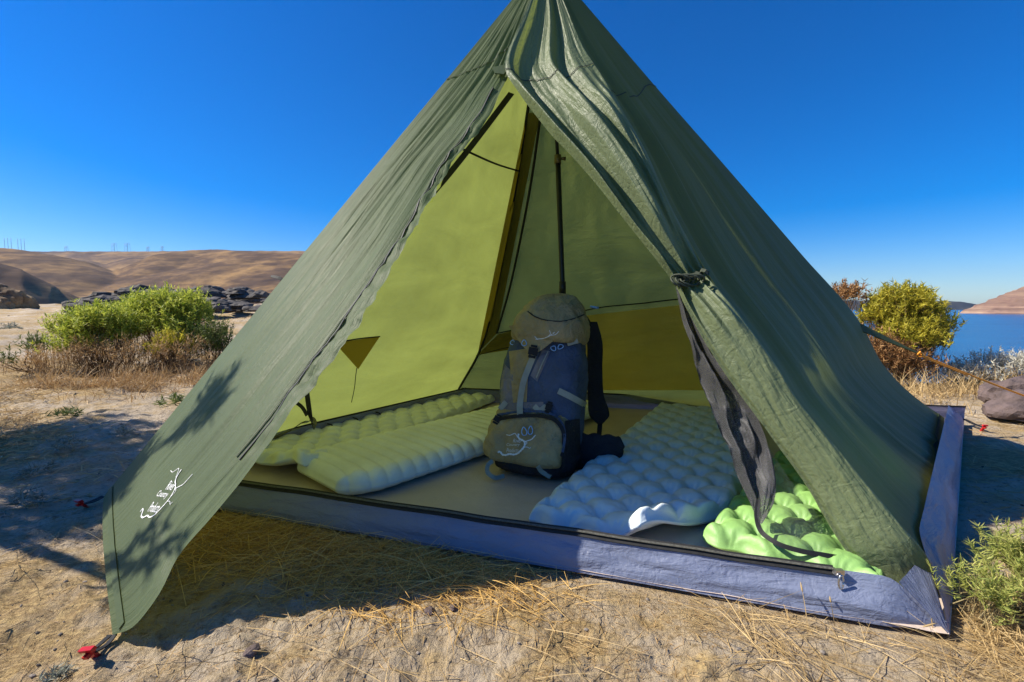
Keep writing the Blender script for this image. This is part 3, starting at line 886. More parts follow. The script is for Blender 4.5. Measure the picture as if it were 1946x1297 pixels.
# --- printed emblem
LOGO = [([(465, 910), (480, 885), (510, 895), (540, 935), (600, 950), (680, 930), (760, 940), (840, 915), (900, 860), (945, 810), (970, 760), (965, 700), (920, 665), (870, 640), (845, 605), (855, 545)], 26),
        ([(620, 565), (690, 575), (740, 555), (780, 540), (810, 570), (830, 610)], 11),
        ([(965, 700), (1020, 680), (1095, 655), (1140, 610), (1175, 570)], 15),
        ([(975, 760), (1015, 715), (985, 700)], 9),
        ([(960, 800), (1020, 800), (1065, 820), (1085, 800)], 9)]
TEXT = [('River', 745, 640, 925, 715), ('Country', 625, 725, 880, 790), ('Products', 620, 820, 855, 900)]

def emblem(name, tree, conv, wscale, parent, off=0.002, nrm=None):
    parts = []
    for pts, w in LOGO:
        pp = resample(np.array(pts, float), len(pts) * 5)
        q = np.array([h for h in (hit(tree, *conv(x, y), off) for x, y in pp) if h is not None])
        if len(q) < 3: continue
        nn = CAM - q.mean(0); nn /= np.linalg.norm(nn)
        if nrm is not None: nn = nrm
        ww = np.full(len(q), w * wscale) * (0.75 + 0.5 * np.abs(np.sin(np.arange(len(q)) * 0.7)))
        parts.append(strap_geo(q, nn, ww, 0.0006))
    v, f = merge_geo(parts)
    mark = mesh_obj(name, v, f, M['white'], parent, False)
    for word, x0, y0, x1, y1 in TEXT:
        c = bpy.data.curves.new('lettering', 'FONT'); c.body = word; c.shear = 0.35; c.resolution_u = 2; c.offset = 0.0
        to = bpy.data.objects.new('lettering', c); COL.objects.link(to)
        me = bpy.data.meshes.new_from_object(to.evaluated_get(bpy.context.evaluated_depsgraph_get()))
        bpy.data.objects.remove(to)
        co = np.array([vv_.co[:] for vv_ in me.vertices])
        mn, mxx = co.min(0), co.max(0)
        ok = True; out = []
        for p in co:
            fx = (p[0] - mn[0]) / (mxx[0] - mn[0]); fy = (p[1] - mn[1]) / (mxx[1] - mn[1])
            h = hit(tree, *conv(x0 + (x1 - x0) * fx, y1 + (y0 - y1) * fy), off)
            if h is None: ok = False; break
            out.append(h)
        if ok:
            mesh_obj('lettering', np.array(out), [tuple(pq.vertices) for pq in me.polygons], M['white'], mark, False)
    return mark

def conv_awning(x, y):
    dx, dy = x - 620, y - 565
    X = 690 + 0.70 * dx - 1.24 * dy; Y = 320 + 0.10 * dx + 2.156 * dy
    return 250 + X / 9.26, 860 + Y / 9.26
emblem('emblem', AWB, conv_awning, 0.00014, awning, 0.004, AWN_N)

# --- guy-out tab, stakes, cord
gp = at(1640, 626, 2.64)
ge = at(1746, 673, 2.62)
tabp = resample(np.array([gp + [-0.03, -0.02, 0.01], 0.5 * (gp + ge), ge]), 12)
strap('guy_tab', tabp, np.array([0.2, -0.9, 0.5]), np.linspace(0.05, 0.008, 12), M['fly'], rwall, 0.006)
g_end = np.array([3.75, 2.72, 0.0])
dirg = g_end - ge
guy = tag(empty('guy_line', g_end), 'thin orange cord running from the tent side past the dark stone', 'guy line')
lp = ge + dirg * np.linspace(0, 1, 40)[:, None]; lp[:, 2] -= 0.02 * np.sin(np.pi * np.linspace(0, 1, 40))
tube('cord', lp, 0.0055, M['orange'], guy, 6)
lp2 = ge + dirg * np.linspace(0.0, 0.22, 20)[:, None]; lp2[:, 2] -= 0.02 * np.sin(np.pi * np.linspace(0, 0.22, 20)); lp2 += [0, -0.006, -0.010]
tube('doubled_end', lp2, 0.0045, M['orange'], guy, 6)
a = np.linspace(0, 2 * np.pi, 12)
tube('knot', ge + np.stack([0.012 * np.cos(a), 0.008 * np.sin(2 * a) - 0.008, 0.014 * np.sin(a)], -1), 0.005, M['orange'], guy, 6)
back_tab = at(516, 526, 2.15); back_a = at(545, 540, 2.12)
strap('guy_tab', resample(np.array([back_tab, 0.5 * (back_tab + back_a) + [0, 0, 0.01], back_a + [0.03, 0, -0.02]]), 10), np.array([0, -0.9, 0.4]), np.linspace(0.012, 0.022, 10), M['black'], lwall, 0.004)

def stake(px, py, tip, label):
    b = gz(px, py, 0.015)
    e = tag(empty('tent_stake', (b[0], b[1], 0)), label, 'stake')
    dirv = (tip - b); dirv[2] = 0; dirv /= np.linalg.norm(dirv)
    up = np.array([0, 0, 1.0]) * 0.8 - dirv * 0.55; up /= np.linalg.norm(up)
    sd = np.cross(up, dirv)
    v, f = merge_geo([box_geo(b + up * 0.0, sd, dirv, up, 0.007, 0.005, 0.030), box_geo(b + up * 0.028, sd, dirv, up, 0.014, 0.007, 0.006), box_geo(b + up * 0.012 - dirv * 0.010, sd, dirv, up, 0.005, 0.008, 0.006)])
    mesh_obj('peg', v, f, M['red'], e, False)
    bp = b + up * 0.008
    v, f = merge_geo([strap_geo(resample(np.array([tip + sd * s, 0.5 * (tip + bp) + sd * s * 1.6 - [0, 0, 0.004], bp + sd * s * 0.6]), 8), up, 0.009, 0.003) for s in (-0.006, 0.006)])
    mesh_obj('strap_loop', v, f, M['black'], e, False)
stake(178, 1244, TE, 'red tent stake with black strap at the front corner of the awning')
stake(160, 961, TA, 'small red tent stake with black strap in the shade left of the tent')
stake(1868, 815, np.array([FC[0], FC[1], 0.03]), 'tiny red tent stake at the far right corner beside the dark stone')

# --- pole
pole = tag(empty('trekking_pole', (0.30, 2.44, 0)), 'slim black upright pole standing behind the backpack inside the tent', 'pole')
pb, pm_, pt = np.array([0.30, 2.44, 0.01]), at(1060, 300, 2.36), PEAK + np.array([0.0, 0.02, -0.05])
pb = pm_ + (at(1069, 545, 2.40) - pm_) * (pm_[2] / (pm_[2] - at(1069, 545, 2.40)[2]))
tube('lower_section', np.array([pb, 0.5 * (pb + pm_), pm_]), 0.0135, M['pole'], pole, 12)
tube('upper_section', np.array([pm_, 0.5 * (pt + pm_), pt]), 0.009, M['pole'], pole, 12)
v, f = merge_geo([tube_geo(np.array([pm_ - [0, 0, 0.03], pm_ + [0, 0, 0.012]]), 0.018, 12), tube_geo(np.array([pm_ + [0.01, 0, -0.005], pm_ + [0.04, 0, -0.005]]), [0.006, 0.010], 8)])
mesh_obj('clamp', v, f, M['brass'], pole)
tube('ferrule', np.array([at(1069, 548, 2.40) - [0, 0, 0.03], at(1069, 540, 2.40) + [0, 0, 0.012]]), 0.018, M['pole'], pole, 12)

# ------------------------------------------------------------------ sleeping pads
def pad_mat(name, c, rough=0.5):
    m, N, L = new_mat(name)
    out = N.new('ShaderNodeOutputMaterial'); p = N.new('ShaderNodeBsdfPrincipled')
    tc = N.new('ShaderNodeTexCoord')
    n = tex_noise(N, L, tc.outputs['Object'], 7, 5)
    r = ramp(N, [(0.3, tuple(x * 0.9 for x in c)), (0.7, tuple(x * 1.08 for x in c))])
    L.new(n.outputs[0], r.inputs[0]); L.new(r.outputs[0], p.inputs['Base Color'])
    b = N.new('ShaderNodeBump'); b.inputs['Strength'].default_value = 0.25; b.inputs['Distance'].default_value = 0.01
    n2 = tex_noise(N, L, tc.outputs['Object'], 26, 4, 0.6, 1.0)
    L.new(n2.outputs[0], b.inputs['Height']); L.new(b.outputs[0], p.inputs['Normal'])
    p.inputs['Roughness'].default_value = rough; p.inputs['Specular IOR Level'].default_value = 0.45
    L.new(p.outputs[0], out.inputs['Surface'])
    return m

def weld_field(s, t, a, b):
    """distance to the nearest weld of a staggered lattice (cells a wide, b long), and its direction"""
    best = np.full(s.shape, 1e9); th = np.zeros(s.shape)
    for ox, oy in ((0, 0), (0.5, 0.5)):
        i = np.round(s / a - ox); j = np.round(t / b - oy)
        dx = s - (i + ox) * a; dy = (t - (j + oy) * b)
        q = np.hypot(dx, dy)
        m = q < best
        th = np.where(m, np.arctan2(dy, dx), th); best = np.where(m, q, best)
    return best, th

def pad(name, label, near, far, width, Ht, col, style, lift=None, nu=120, nv=340, cell=(0.11, 0.11), rough=0.5, endshift=None, side_in=None, cut=None):
    near = np.array([near[0], near[1], 0.0]); far = np.array([far[0], far[1], 0.0])
    L_ = np.linalg.norm(far - near); ax = (far - near) / L_; sd = np.array([ax[1], -ax[0], 0])
    u = np.linspace(0, 1, nu)[None, :]; v = np.linspace(0, 1, nv)[:, None]
    # denser samples near the rim
    s = (u - 0.5) * width + 0 * v; t = v * L_ + 0 * u
    tcut = (cut(u) if cut is not None else 0 * u) * (1 - v)      # a corner drawn back: the welds stay put
    t = t + tcut
    ex = np.clip(1 - np.abs(2 * u - 1), 0, 1) * width / 2; ey = np.minimum(v, 1 - v) * L_
    if style == 'tuft':
        jx = 0.010 * pnoise(s * 9 + near[0] * 7, t * 9); jy = 0.010 * pnoise(s * 9 + 31, t * 9 + near[1] * 5)
        sj, tj = s + jx, t + jy
        d, th = weld_field(sj, tj, *cell)
        q1, th1 = weld_field(sj + 0.5 * cell[0], tj, *cell)     # the air cells sit between the welds
        dome = 1 - (q1 / (0.58 * cell[0])) ** 2.5
        puff = np.clip(dome, 0.0, 1) ** 0.9 - 0.40 * np.exp(-(d / (0.13 * cell[0])) ** 1.2)
        puff = puff + 0.09 * np.cos(9 * th + 4 * pnoise(s * 22, t * 22)) * np.exp(-d / (0.22 * cell[0])) + 0.05 * pnoise(s * 26, t * 26)
        puff = np.clip(puff, -0.05, 1.2)
        rim = np.sqrt(np.clip(1 - (1 - np.clip(np.minimum(ex + 0 * v, ey + 0 * u) / 0.035, 0, 1)) ** 2, 0, 1))
        h = Ht * (0.16 + 0.84 * puff) * rim
        sc = 1 + 0.012 * np.sin(2 * np.pi * t / (cell[1])) * (np.abs(2 * u - 1) ** 6)
        endw = 0.012 * np.sin(2 * np.pi * s / cell[0])
        seam = 0.22 * Ht
        bot = 0.10 * Ht
    else:
        cr = 0.20
        # rounded plan corners: pull the sides in towards both ends
        e2 = np.clip(1 - np.minimum(t, L_ - t) / cr, 0, 1)
        sc = 1 - 0.38 * e2 ** 2.4
        rim = np.sqrt(np.clip(1 - (1 - np.clip(np.minimum(ex + 0 * v, ey + 0 * u) / 0.075, 0, 1)) ** 2, 0, 1))
        tt = t + 0.030 * (np.abs(2 * u - 1) ** 2)
        rib = np.abs(np.sin(np.pi * tt / cell[1]))
        h = Ht * rim * (0.70 + 0.30 * rib ** 0.55)
        tk = 1 - np.clip(ex + 0 * v, 0, 0.05) / 0.05
        h = h * (1 - 0.28 * tk * (1 - rib ** 0.5))
        sc = sc + 0.035 * (rib ** 0.5 - 1) * np.abs(2 * u - 1) ** 4
        endw = 0 * t
        seam = 0.42 * Ht; bot = 0.30 * Ht
    if side_in is not None: sc = sc * side_in(u, v)
    lf = lift(u, v) if lift is not None else 0 * t
    es = endshift(u, v) if endshift is not None else 0 * t
    base = near + ax * (t + es + endw * (np.abs(2 * v - 1) ** 30))[..., None] + sd * (s * sc)[..., None]
    top = base.copy(); top[..., 2] = 0.016 + lf + seam + h * (1 - seam / Ht)
    bt = base.copy(); bt[..., 2] = 0.016 + lf + seam * (1 - rim) + bot * 0.0 * rim
    nvv = nv * nu
    V = np.concatenate([top.reshape(-1, 3), bt.reshape(-1, 3)])
    q = quads(nv, nu)
    F = np.concatenate([q, q[:, ::-1] + nvv])
    # rim strip
    ring = np.concatenate([np.arange(nu), np.arange(1, nv) * nu + nu - 1, (nv - 1) * nu + np.arange(nu - 2, -1, -1), np.arange(nv - 2, 0, -1) * nu])
    r2 = np.roll(ring, -1)
    F = np.concatenate([F, np.stack([r2, ring, ring + nvv, r2 + nvv], -1)])
    o = mesh_obj(name, V, F, pad_mat(name + '_shell', col, rough), None)
    return tag(o, label, 'sleeping pad', 'sleeping pads on the tent floor')

pad('sleeping_pad', 'pale green tufted sleeping pad along the left tent wall', (-1.10, 1.96), (-0.36, 3.58), 0.52, 0.070, (0.80, 0.81, 0.68), 'tuft',
    lift=lambda u, v: 0.075 * np.clip(1 - v / 0.16, 0, 1) ** 1.5 * (0.7 + 0.3 * np.sin(u * 9)) * np.ones_like(u), cell=(0.135, 0.15), rough=0.45)
pad('sleeping_pad', 'light green sleeping pad with straight cross ribs, left of the backpack', (-0.80, 1.80), (0.46, 3.22), 0.54, 0.095, (0.84, 0.85, 0.72), 'rib', cell=(0.1, 0.068), rough=0.38)

def blue_lift(u, v):
    c = np.exp(-((u - 0.66) / 0.12) ** 2) * np.clip(1 - v / 0.11, 0, 1) ** 1.1
    return 0.085 * c
def blue_cut(u):
    return 0.46 * np.clip((u - 0.62) / 0.38, 0, 1) ** 1.1
pad('sleeping_pad', 'grey blue tufted sleeping pad right of the backpack', (0.31, 1.33), (1.30, 3.02), 0.60, 0.075, (0.66, 0.74, 0.76), 'tuft', lift=blue_lift, cut=blue_cut, cell=(0.155, 0.155), rough=0.45)
pad('sleeping_pad', 'bright green tufted sleeping pad behind the black mesh by the right door corner', (0.75, 1.21), (1.96, 2.58), 0.44, 0.075, (0.24, 0.44, 0.13), 'tuft', cell=(0.135, 0.135), rough=0.5)

# ------------------------------------------------------------------ backpack
PO = np.array([0.105, 2.00, 0.012])
psi, lean, tilt = R(26), R(11), R(2.0)
pr = np.array([math.cos(psi), -math.sin(psi), 0]); pbk = np.array([math.sin(psi), math.cos(psi), 0]); pz = np.array([0, 0, 1.0])
pup = pz * math.cos(lean) + pbk * math.sin(lean) + pr * math.tan(tilt); pup /= np.linalg.norm(pup)
pb2 = np.cross(pup, pr); pb2 /= np.linalg.norm(pb2)
if np.dot(pb2, pbk) < 0: pb2 = -pb2
PKS = 1.0
def PK(x, y, z): return PO + PKS * np.multiply.outer(x, pr) + PKS * np.multiply.outer(y, pb2) + PKS * np.multiply.outer(z, pup)

pack = tag(empty('backpack', PO), 'tall olive and navy hiking backpack standing in the middle of the tent floor', 'backpack')

def pmat(name, c, rough=0.75, wr=0.7):
    m, N, L = new_mat(name)
    out = N.new('ShaderNodeOutputMaterial'); p = N.new('ShaderNodeBsdfPrincipled')
    tc = N.new('ShaderNodeTexCoord')
    n = tex_noise(N, L, tc.outputs['Object'], 9, 6, 0.6)
    r = ramp(N, [(0.3, tuple(x * 0.75 for x in c)), (0.7, tuple(x * 1.2 for x in c))])
    L.new(n.outputs[0], r.inputs[0]); L.new(r.outputs[0], p.inputs['Base Color'])
    b = N.new('ShaderNodeBump'); b.inputs['Strength'].default_value = wr; b.inputs['Distance'].default_value = 0.03
    n2 = tex_noise(N, L, tc.outputs['Object'], 16, 5, 0.6, 1.5)
    n3 = tex_noise(N, L, tc.outputs['Object'], 420, 2)
    ad = N.new('ShaderNodeMath'); ad.operation = 'MULTIPLY_ADD'; ad.inputs[1].default_value = 0.05
    L.new(n3.outputs[0], ad.inputs[0]); L.new(n2.outputs[0], ad.inputs[2])
    L.new(ad.outputs[0], b.inputs['Height']); L.new(b.outputs[0], p.inputs['Normal'])
    p.inputs['Roughness'].default_value = rough; p.inputs['Specular IOR Level'].default_value = 0.3
    L.new(p.outputs[0], out.inputs['Surface'])
    return m
M['navy'] = pmat('pack_navy', (0.075, 0.105, 0.18))
M['olive'] = pmat('pack_olive', (0.40, 0.31, 0.16), 0.65, 0.7)
M['pgrey'] = pmat('pack_grey', (0.22, 0.21, 0.24))
M['pblack'] = pmat('pack_black', (0.03, 0.028, 0.034), 0.85, 0.6)
M['webbing'] = pmat('pack_webbing', (0.36, 0.37, 0.31), 0.8, 0.1)
M['carab'] = simple('blue_clip', (0.30, 0.52, 0.85), 0.35, 0.1, 60, metal=0.4)

def loft(name, levels, mat, parent, n=64, m=40, wob=0.006, seed=0.0):
    lv = np.array(levels, float)               # z, cx, cy, hw, hd, exponent
    L_ = resample(lv, m, np.linspace(0, 1, len(lv)))
    th = np.linspace(0, 2 * np.pi, n, endpoint=False)[None, :]
    e = 2.0 / L_[:, 5:6]
    c, s_ = np.cos(th), np.sin(th)
    x = L_[:, 1:2] + L_[:, 3:4] * np.sign(c) * np.abs(c) ** e
    y = L_[:, 2:3] + L_[:, 4:5] * np.sign(s_) * np.abs(s_) ** e
    z = np.broadcast_to(L_[:, 0:1], x.shape)
    w = wob * (1.3 * fbm(x * 11 + seed, z * 11 + y * 9, 3) - 1.1 * np.abs(fbm(x * 17 + seed, z * 9 + y * 12, 2)) + 0.6 * fbm(x * 30 + seed, z * 22 + y * 20, 2))
    x = x + w * c; y = y + w * s_
    V = PK(x, y, z)
    vv_ = V.reshape(-1, 3)
    F = [tuple(f) for f in quads(m, n, True)] + [tuple(range(n - 1, -1, -1)), tuple(range((m - 1) * n, m * n))]
    return mesh_obj(name, vv_, F, mat, parent)

body = loft('main_body', [(0.03, -0.01, 0.02, 0.165, 0.125, 4), (0.12, -0.01, 0.02, 0.188, 0.142, 3.8), (0.30, -0.01, 0.02, 0.190, 0.142, 3.6), (0.46, -0.012, 0.015, 0.188, 0.138, 3.4), (0.58, -0.01, 0.02, 0.170, 0.125, 3), (0.64, 0, 0.03, 0.13, 0.09, 2.6), (0.66, 0, 0.03, 0.05, 0.04, 2.2)], M['navy'], pack, seed=2.0)
base_ = loft('base', [(0.0, 0, -0.01, 0.15, 0.11, 3), (0.02, 0, -0.01, 0.178, 0.138, 3), (0.07, 0, -0.005, 0.190, 0.148, 3), (0.10, 0, 0.0, 0.188, 0.142, 3)], M['pblack'], pack, m=14, seed=8.0)
pocket = loft('bottom_pocket', [(0.045, -0.015, -0.09, 0.160, 0.085, 3), (0.065, -0.015, -0.09, 0.182, 0.108, 3.2), (0.12, -0.015, -0.095, 0.190, 0.120, 3.2), (0.19, -0.015, -0.085, 0.186, 0.108, 3), (0.245, -0.012, -0.07, 0.172, 0.085, 2.8), (0.28, -0.01, -0.055, 0.145, 0.06, 2.6), (0.295, -0.01, -0.05, 0.08, 0.03, 2.5)], M['olive'], pack, wob=0.010, seed=5.0)
lid = loft('lid', [(0.575, 0.005, 0.0, 0.150, 0.140, 3), (0.60, 0.005, -0.005, 0.166, 0.158, 2.8), (0.66, 0.005, -0.01, 0.168, 0.162, 2.6), (0.715, 0.005, 0.0, 0.155, 0.148, 2.4), (0.765, 0.01, 0.015, 0.125, 0.12, 2.3), (0.80, 0.015, 0.03, 0.08, 0.08, 2.2), (0.815, 0.015, 0.035, 0.03, 0.03, 2)], M['olive'], pack, wob=0.009, seed=3.0)
# front tongue of the lid
tn = []
for v in np.linspace(0, 1, 14):
    row = []
    for u in np.linspace(-1, 1, 20):
        wv = 0.118 * (1 - v) ** 0.9 + 0.026
        row.append(PK(-0.012 + u * wv, -0.160 + 0.035 * (u ** 2) * (1 - v) + 0.012 * v, 0.64 - 0.115 * v - 0.0 * u * u))
    tn.append(row)
tongue = grid_obj('lid_tongue', np.array(tn), M['olive'], lid)
# seam across the lid
tube('lid_zip', PK(0.01 + 0.16 * np.sin(np.linspace(0.2, 1.5, 20)), 0.02 - 0.10 * np.cos(np.linspace(0.2, 1.5, 20)) + 0.05, 0.765 - 0.09 * (np.linspace(0, 1, 20) ** 1.5)), 0.004, M['black'], lid, 5)

bpy.context.view_layer.update()
class Many:
    def __init__(self, objs): self.t = [bvh(o) for o in objs]
    def ray_cast(self, o, r):
        best = (None, None, None, None)
        for t_ in self.t:
            q = t_.ray_cast(o, r)
            if q[0] is not None and (best[0] is None or q[3] < best[3]): best = q
        return best
PT = Many([body, base_, pocket, lid, tongue])
PBODY = Many([body])

def facing(q):
    n = CAM - np.asarray(q).mean(0); return n / np.linalg.norm(n)

def pstrap(name, pix, w, mat, off=0.006, parent=pack, tree=None, n=20, thick=0.003):
    q = pix_line(tree or PT, pix, off)
    if len(q) < 2:
        return None
    q = resample(q, n)
    return strap(name, q, facing(q), w, mat, parent, thick)

pix_patch('front_panel', PBODY, [(967, 668), (1006, 662), (1001, 764), (975, 766)], 0.004, M['olive'], pack, 12, 20, 0.002)
pix_patch('side_panel', PBODY, [(956, 690), (975, 708), (975, 766), (948, 766)], 0.003, M['pgrey'], pack, 10, 14, 0.002)
pix_patch('side_panel', PBODY, [(1031, 664), (1046, 668), (1021, 726), (1008, 714)], 0.004, M['pgrey'], pack, 8, 14, 0.002)
pix_patch('lower_panel', PBODY, [(948, 766), (1032, 764), (1040, 792), (942, 796)], 0.004, M['pgrey'], pack, 14, 8, 0.002)
pstrap('panel_zip', [(1042, 667), (1031, 690), (1019, 718)], 0.004, M['webbing'], 0.009)
# zip round the pocket
za = [(922, 828), (928, 808), (945, 797), (975, 792), (1005, 790), (1035, 792), (1056, 800), (1068, 815), (1072, 840), (1068, 868)]
zq = pix_line(PT, za, 0.008, 60)
strap('pocket_zip', zq, facing(zq), 0.016, M['black'], pocket, 0.004)
zq2 = pix_line(PT, [(x + 1, y - 8) for x, y in za[2:]] , 0.006, 50)
strap('pocket_piping', zq2, facing(zq2), 0.010, M['navy'], pocket, 0.006)
# webbing
pstrap('strap', [(1014, 676), (1003, 703), (995, 725), (991, 745), (988, 770), (988, 789)], 0.026, M['webbing'], 0.012)
pstrap('strap', [(1078, 654), (1098, 648), (1118, 655)], 0.020, M['webbing'], 0.008)
pstrap('strap', [(1061, 743), (1080, 752), (1095, 760), (1112, 770), (1124, 776)], 0.026, M['webbing'], 0.010)
pstrap('strap', [(967, 656), (957, 668), (950, 679)], 0.022, M['webbing'], 0.008)
pstrap('strap', [(962, 764), (950, 778), (938, 792)], 0.024, M['webbing'], 0.010)
pstrap('strap', [(1015, 772), (1025, 780), (1038, 772)], 0.022, M['webbing'], 0.010)
pstrap('strap', [(1022, 886), (1030, 897), (1046, 907)], 0.018, M['webbing'], 0.010)
pstrap('strap_end', [(1112, 655), (1115, 664), (1119, 673)], 0.022, M['webbing'], 0.016)
def buckle(px, py, w, h, ang=0.0):
    c = hit(PT, px, py, 0.014)
    if c is None: return
    f = facing(c[None]); s_ = np.cross(f, EZ); s_ /= np.linalg.norm(s_); u_ = np.cross(s_, f)
    ca, sa = math.cos(ang), math.sin(ang)
    s2, u2 = s_ * ca + u_ * sa, -s_ * sa + u_ * ca
    v, fc = merge_geo([box_geo(c, s2, u2, f, w, h, 0.006), box_geo(c - u2 * h * 1.5, s2, u2, f, w * 0.8, h * 0.35, 0.004), box_geo(c + u2 * h * 1.4, s2, u2, f, w * 0.7, h * 0.3, 0.004)])
    mesh_obj('buckle', v, fc, M['black'], pack, False)
tube('lid_seam', pix_line(Many([lid, tongue]), [(1003, 592), (1015, 601), (1040, 609), (1065, 611), (1090, 606), (1110, 598), (1122, 590)], 0.002, 30), 0.0026, M['pblack'], lid, 5)
buckle(1013, 668, 0.020, 0.016, 0.2); buckle(1043, 774, 0.014, 0.014, 0.3); buckle(945, 797, 0.016, 0.012, 0.5); buckle(1126, 777, 0.014, 0.012, 0.6)
def clip(px, py, w, h, ang=0.0):
    c = hit(PT, px, py, 0.012)
    if c is None: return
    f = facing(c[None]); s_ = np.cross(f, EZ); s_ /= np.linalg.norm(s_); u_ = np.cross(s_, f)
    a = np.linspace(0, 2 * np.pi, 20)
    rx = w * np.cos(a) * (1 - 0.35 * np.sin(a)); ry = h * np.sin(a)
    ca, sa = math.cos(ang), math.sin(ang)
    tube('clip_ring', c + np.multiply.outer(rx * ca - ry * sa, s_) + np.multiply.outer(rx * sa + ry * ca, u_), 0.0022, M['carab'], pack, 6)
for q in ((974, 651, .009, .011, .3), (996, 652, .010, .013, 0), (1052, 662, .011, .010, .6), (1065, 659, .012, .009, -.5), (996, 820, .010, .017, -.15), (1008, 818, .009, .017, .1)): clip(*q)
cc = at(1133, 585, 2.22)
tube('hydration_port', np.array([cc + [-0.03, 0, 0.006], cc, cc + [0.012, 0, 0]]), 0.006, M['carab'], pack, 8)
# loop at the foot
bl = np.array([at(x, y, Y) for x, y, Y in ((936, 876, 1.92), (927, 884, 1.90), (926, 897, 1.88), (939, 908, 1.87), (958, 905, 1.90))])
strap('foot_loop', resample(bl, 20), np.array([0.3, -0.9, 0.3]), 0.018, M['webbing'], pack, 0.003)
# side mesh pocket, hip belt, shoulder strap
pix_patch('mesh_pocket', PT, [(1074, 800), (1102, 796), (1104, 900), (1066, 905)], 0.010, M['pblack'], pack, 12, 20, 0.006)
hb0, hb1 = at(1085, 866, 2.04), at(1184, 850, 2.00)
hv = np.linspace(0, 1, 30)
hc = resample(np.array([hb0, 0.6 * hb0 + 0.4 * hb1 + [0, 0, -0.006], hb1]), 30)
th = np.linspace(0, 2 * np.pi, 24, endpoint=False)
hs = []
for i, q in enumerate(hc):
    hh = 0.105 * (1 - 0.55 * hv[i] ** 1.6) * (1 if hv[i] < 0.93 else math.sqrt(max(0.05, 1 - ((hv[i] - 0.93) / 0.075) ** 2)))
    tk = 0.030 * (1 - 0.3 * hv[i])
    rr = np.stack([0.004 * np.sin(3 * th), -tk * np.cos(th), hh * np.sin(th)], -1)
    rr = rr * (1 + 0.06 * np.sin(th * 2 + i * 0.8))[:, None]
    hs.append(q + rr)
hs = np.array(hs); hs[..., 2] = np.maximum(hs[..., 2], 0.014)
hbv = hs.reshape(-1, 3)
mesh_obj('hip_belt', hbv, [tuple(f) for f in quads(30, 24, True)] + [tuple(range(23, -1, -1)), tuple(range(29 * 24, 30 * 24))], M['pblack'], pack)
ss = np.array([at(x, y, Y) for x, y, Y in ((1120, 612, 2.32), (1130, 650, 2.32), (1130, 700, 2.30), (1132, 750, 2.27), (1139, 790, 2.25), (1140, 806, 2.25))])
sc_ = resample(ss, 40); svv = np.linspace(0, 1, 40)
wS = 0.040 + 0.012 * np.exp(-((svv - 0.88) / 0.1) ** 2); wS[-3:] *= [0.85, 0.6, 0.3]
ring = []
for i, q in enumerate(sc_):
    ring.append(q + np.stack([wS[i] * np.cos(th), 0.014 * np.sin(th), 0 * th], -1))
mesh_obj('shoulder_strap', np.array(ring).reshape(-1, 3), [tuple(f) for f in quads(40, 24, True)] + [tuple(range(23, -1, -1)), tuple(range(39 * 24, 40 * 24))], M['pblack'], pack)
strap('strap', resample(np.array([at(1140, 806, 2.25), at(1139, 820, 2.22), at(1137, 836, 2.16)]), 8), np.array([0, -1, 0.2]), 0.024, M['pblack'], pack, 0.003)
emblem('emblem', Many([pocket]), lambda x, y: (900 + x / 9.98, 770 + y / 9.98), 0.00026, pocket, 0.004)
pm2 = pix_line(PT, [(1018, 645), (1030, 644), (1042, 640), (1054, 632)], 0.004, 14)
lpg = [strap_geo(pm2, facing(pm2), 0.0035, 0.0006)]
for pp_ in ([(1040, 641), (1046, 634), (1044, 628)], [(1046, 638), (1056, 636), (1062, 630)], [(1022, 646), (1016, 640)]):
    q_ = pix_line(PT, pp_, 0.004, 8); lpg.append(strap_geo(q_, facing(q_), 0.0025, 0.0006))
v, f = merge_geo(lpg); mesh_obj('lid_print', v, f, M['white'], lid, False)

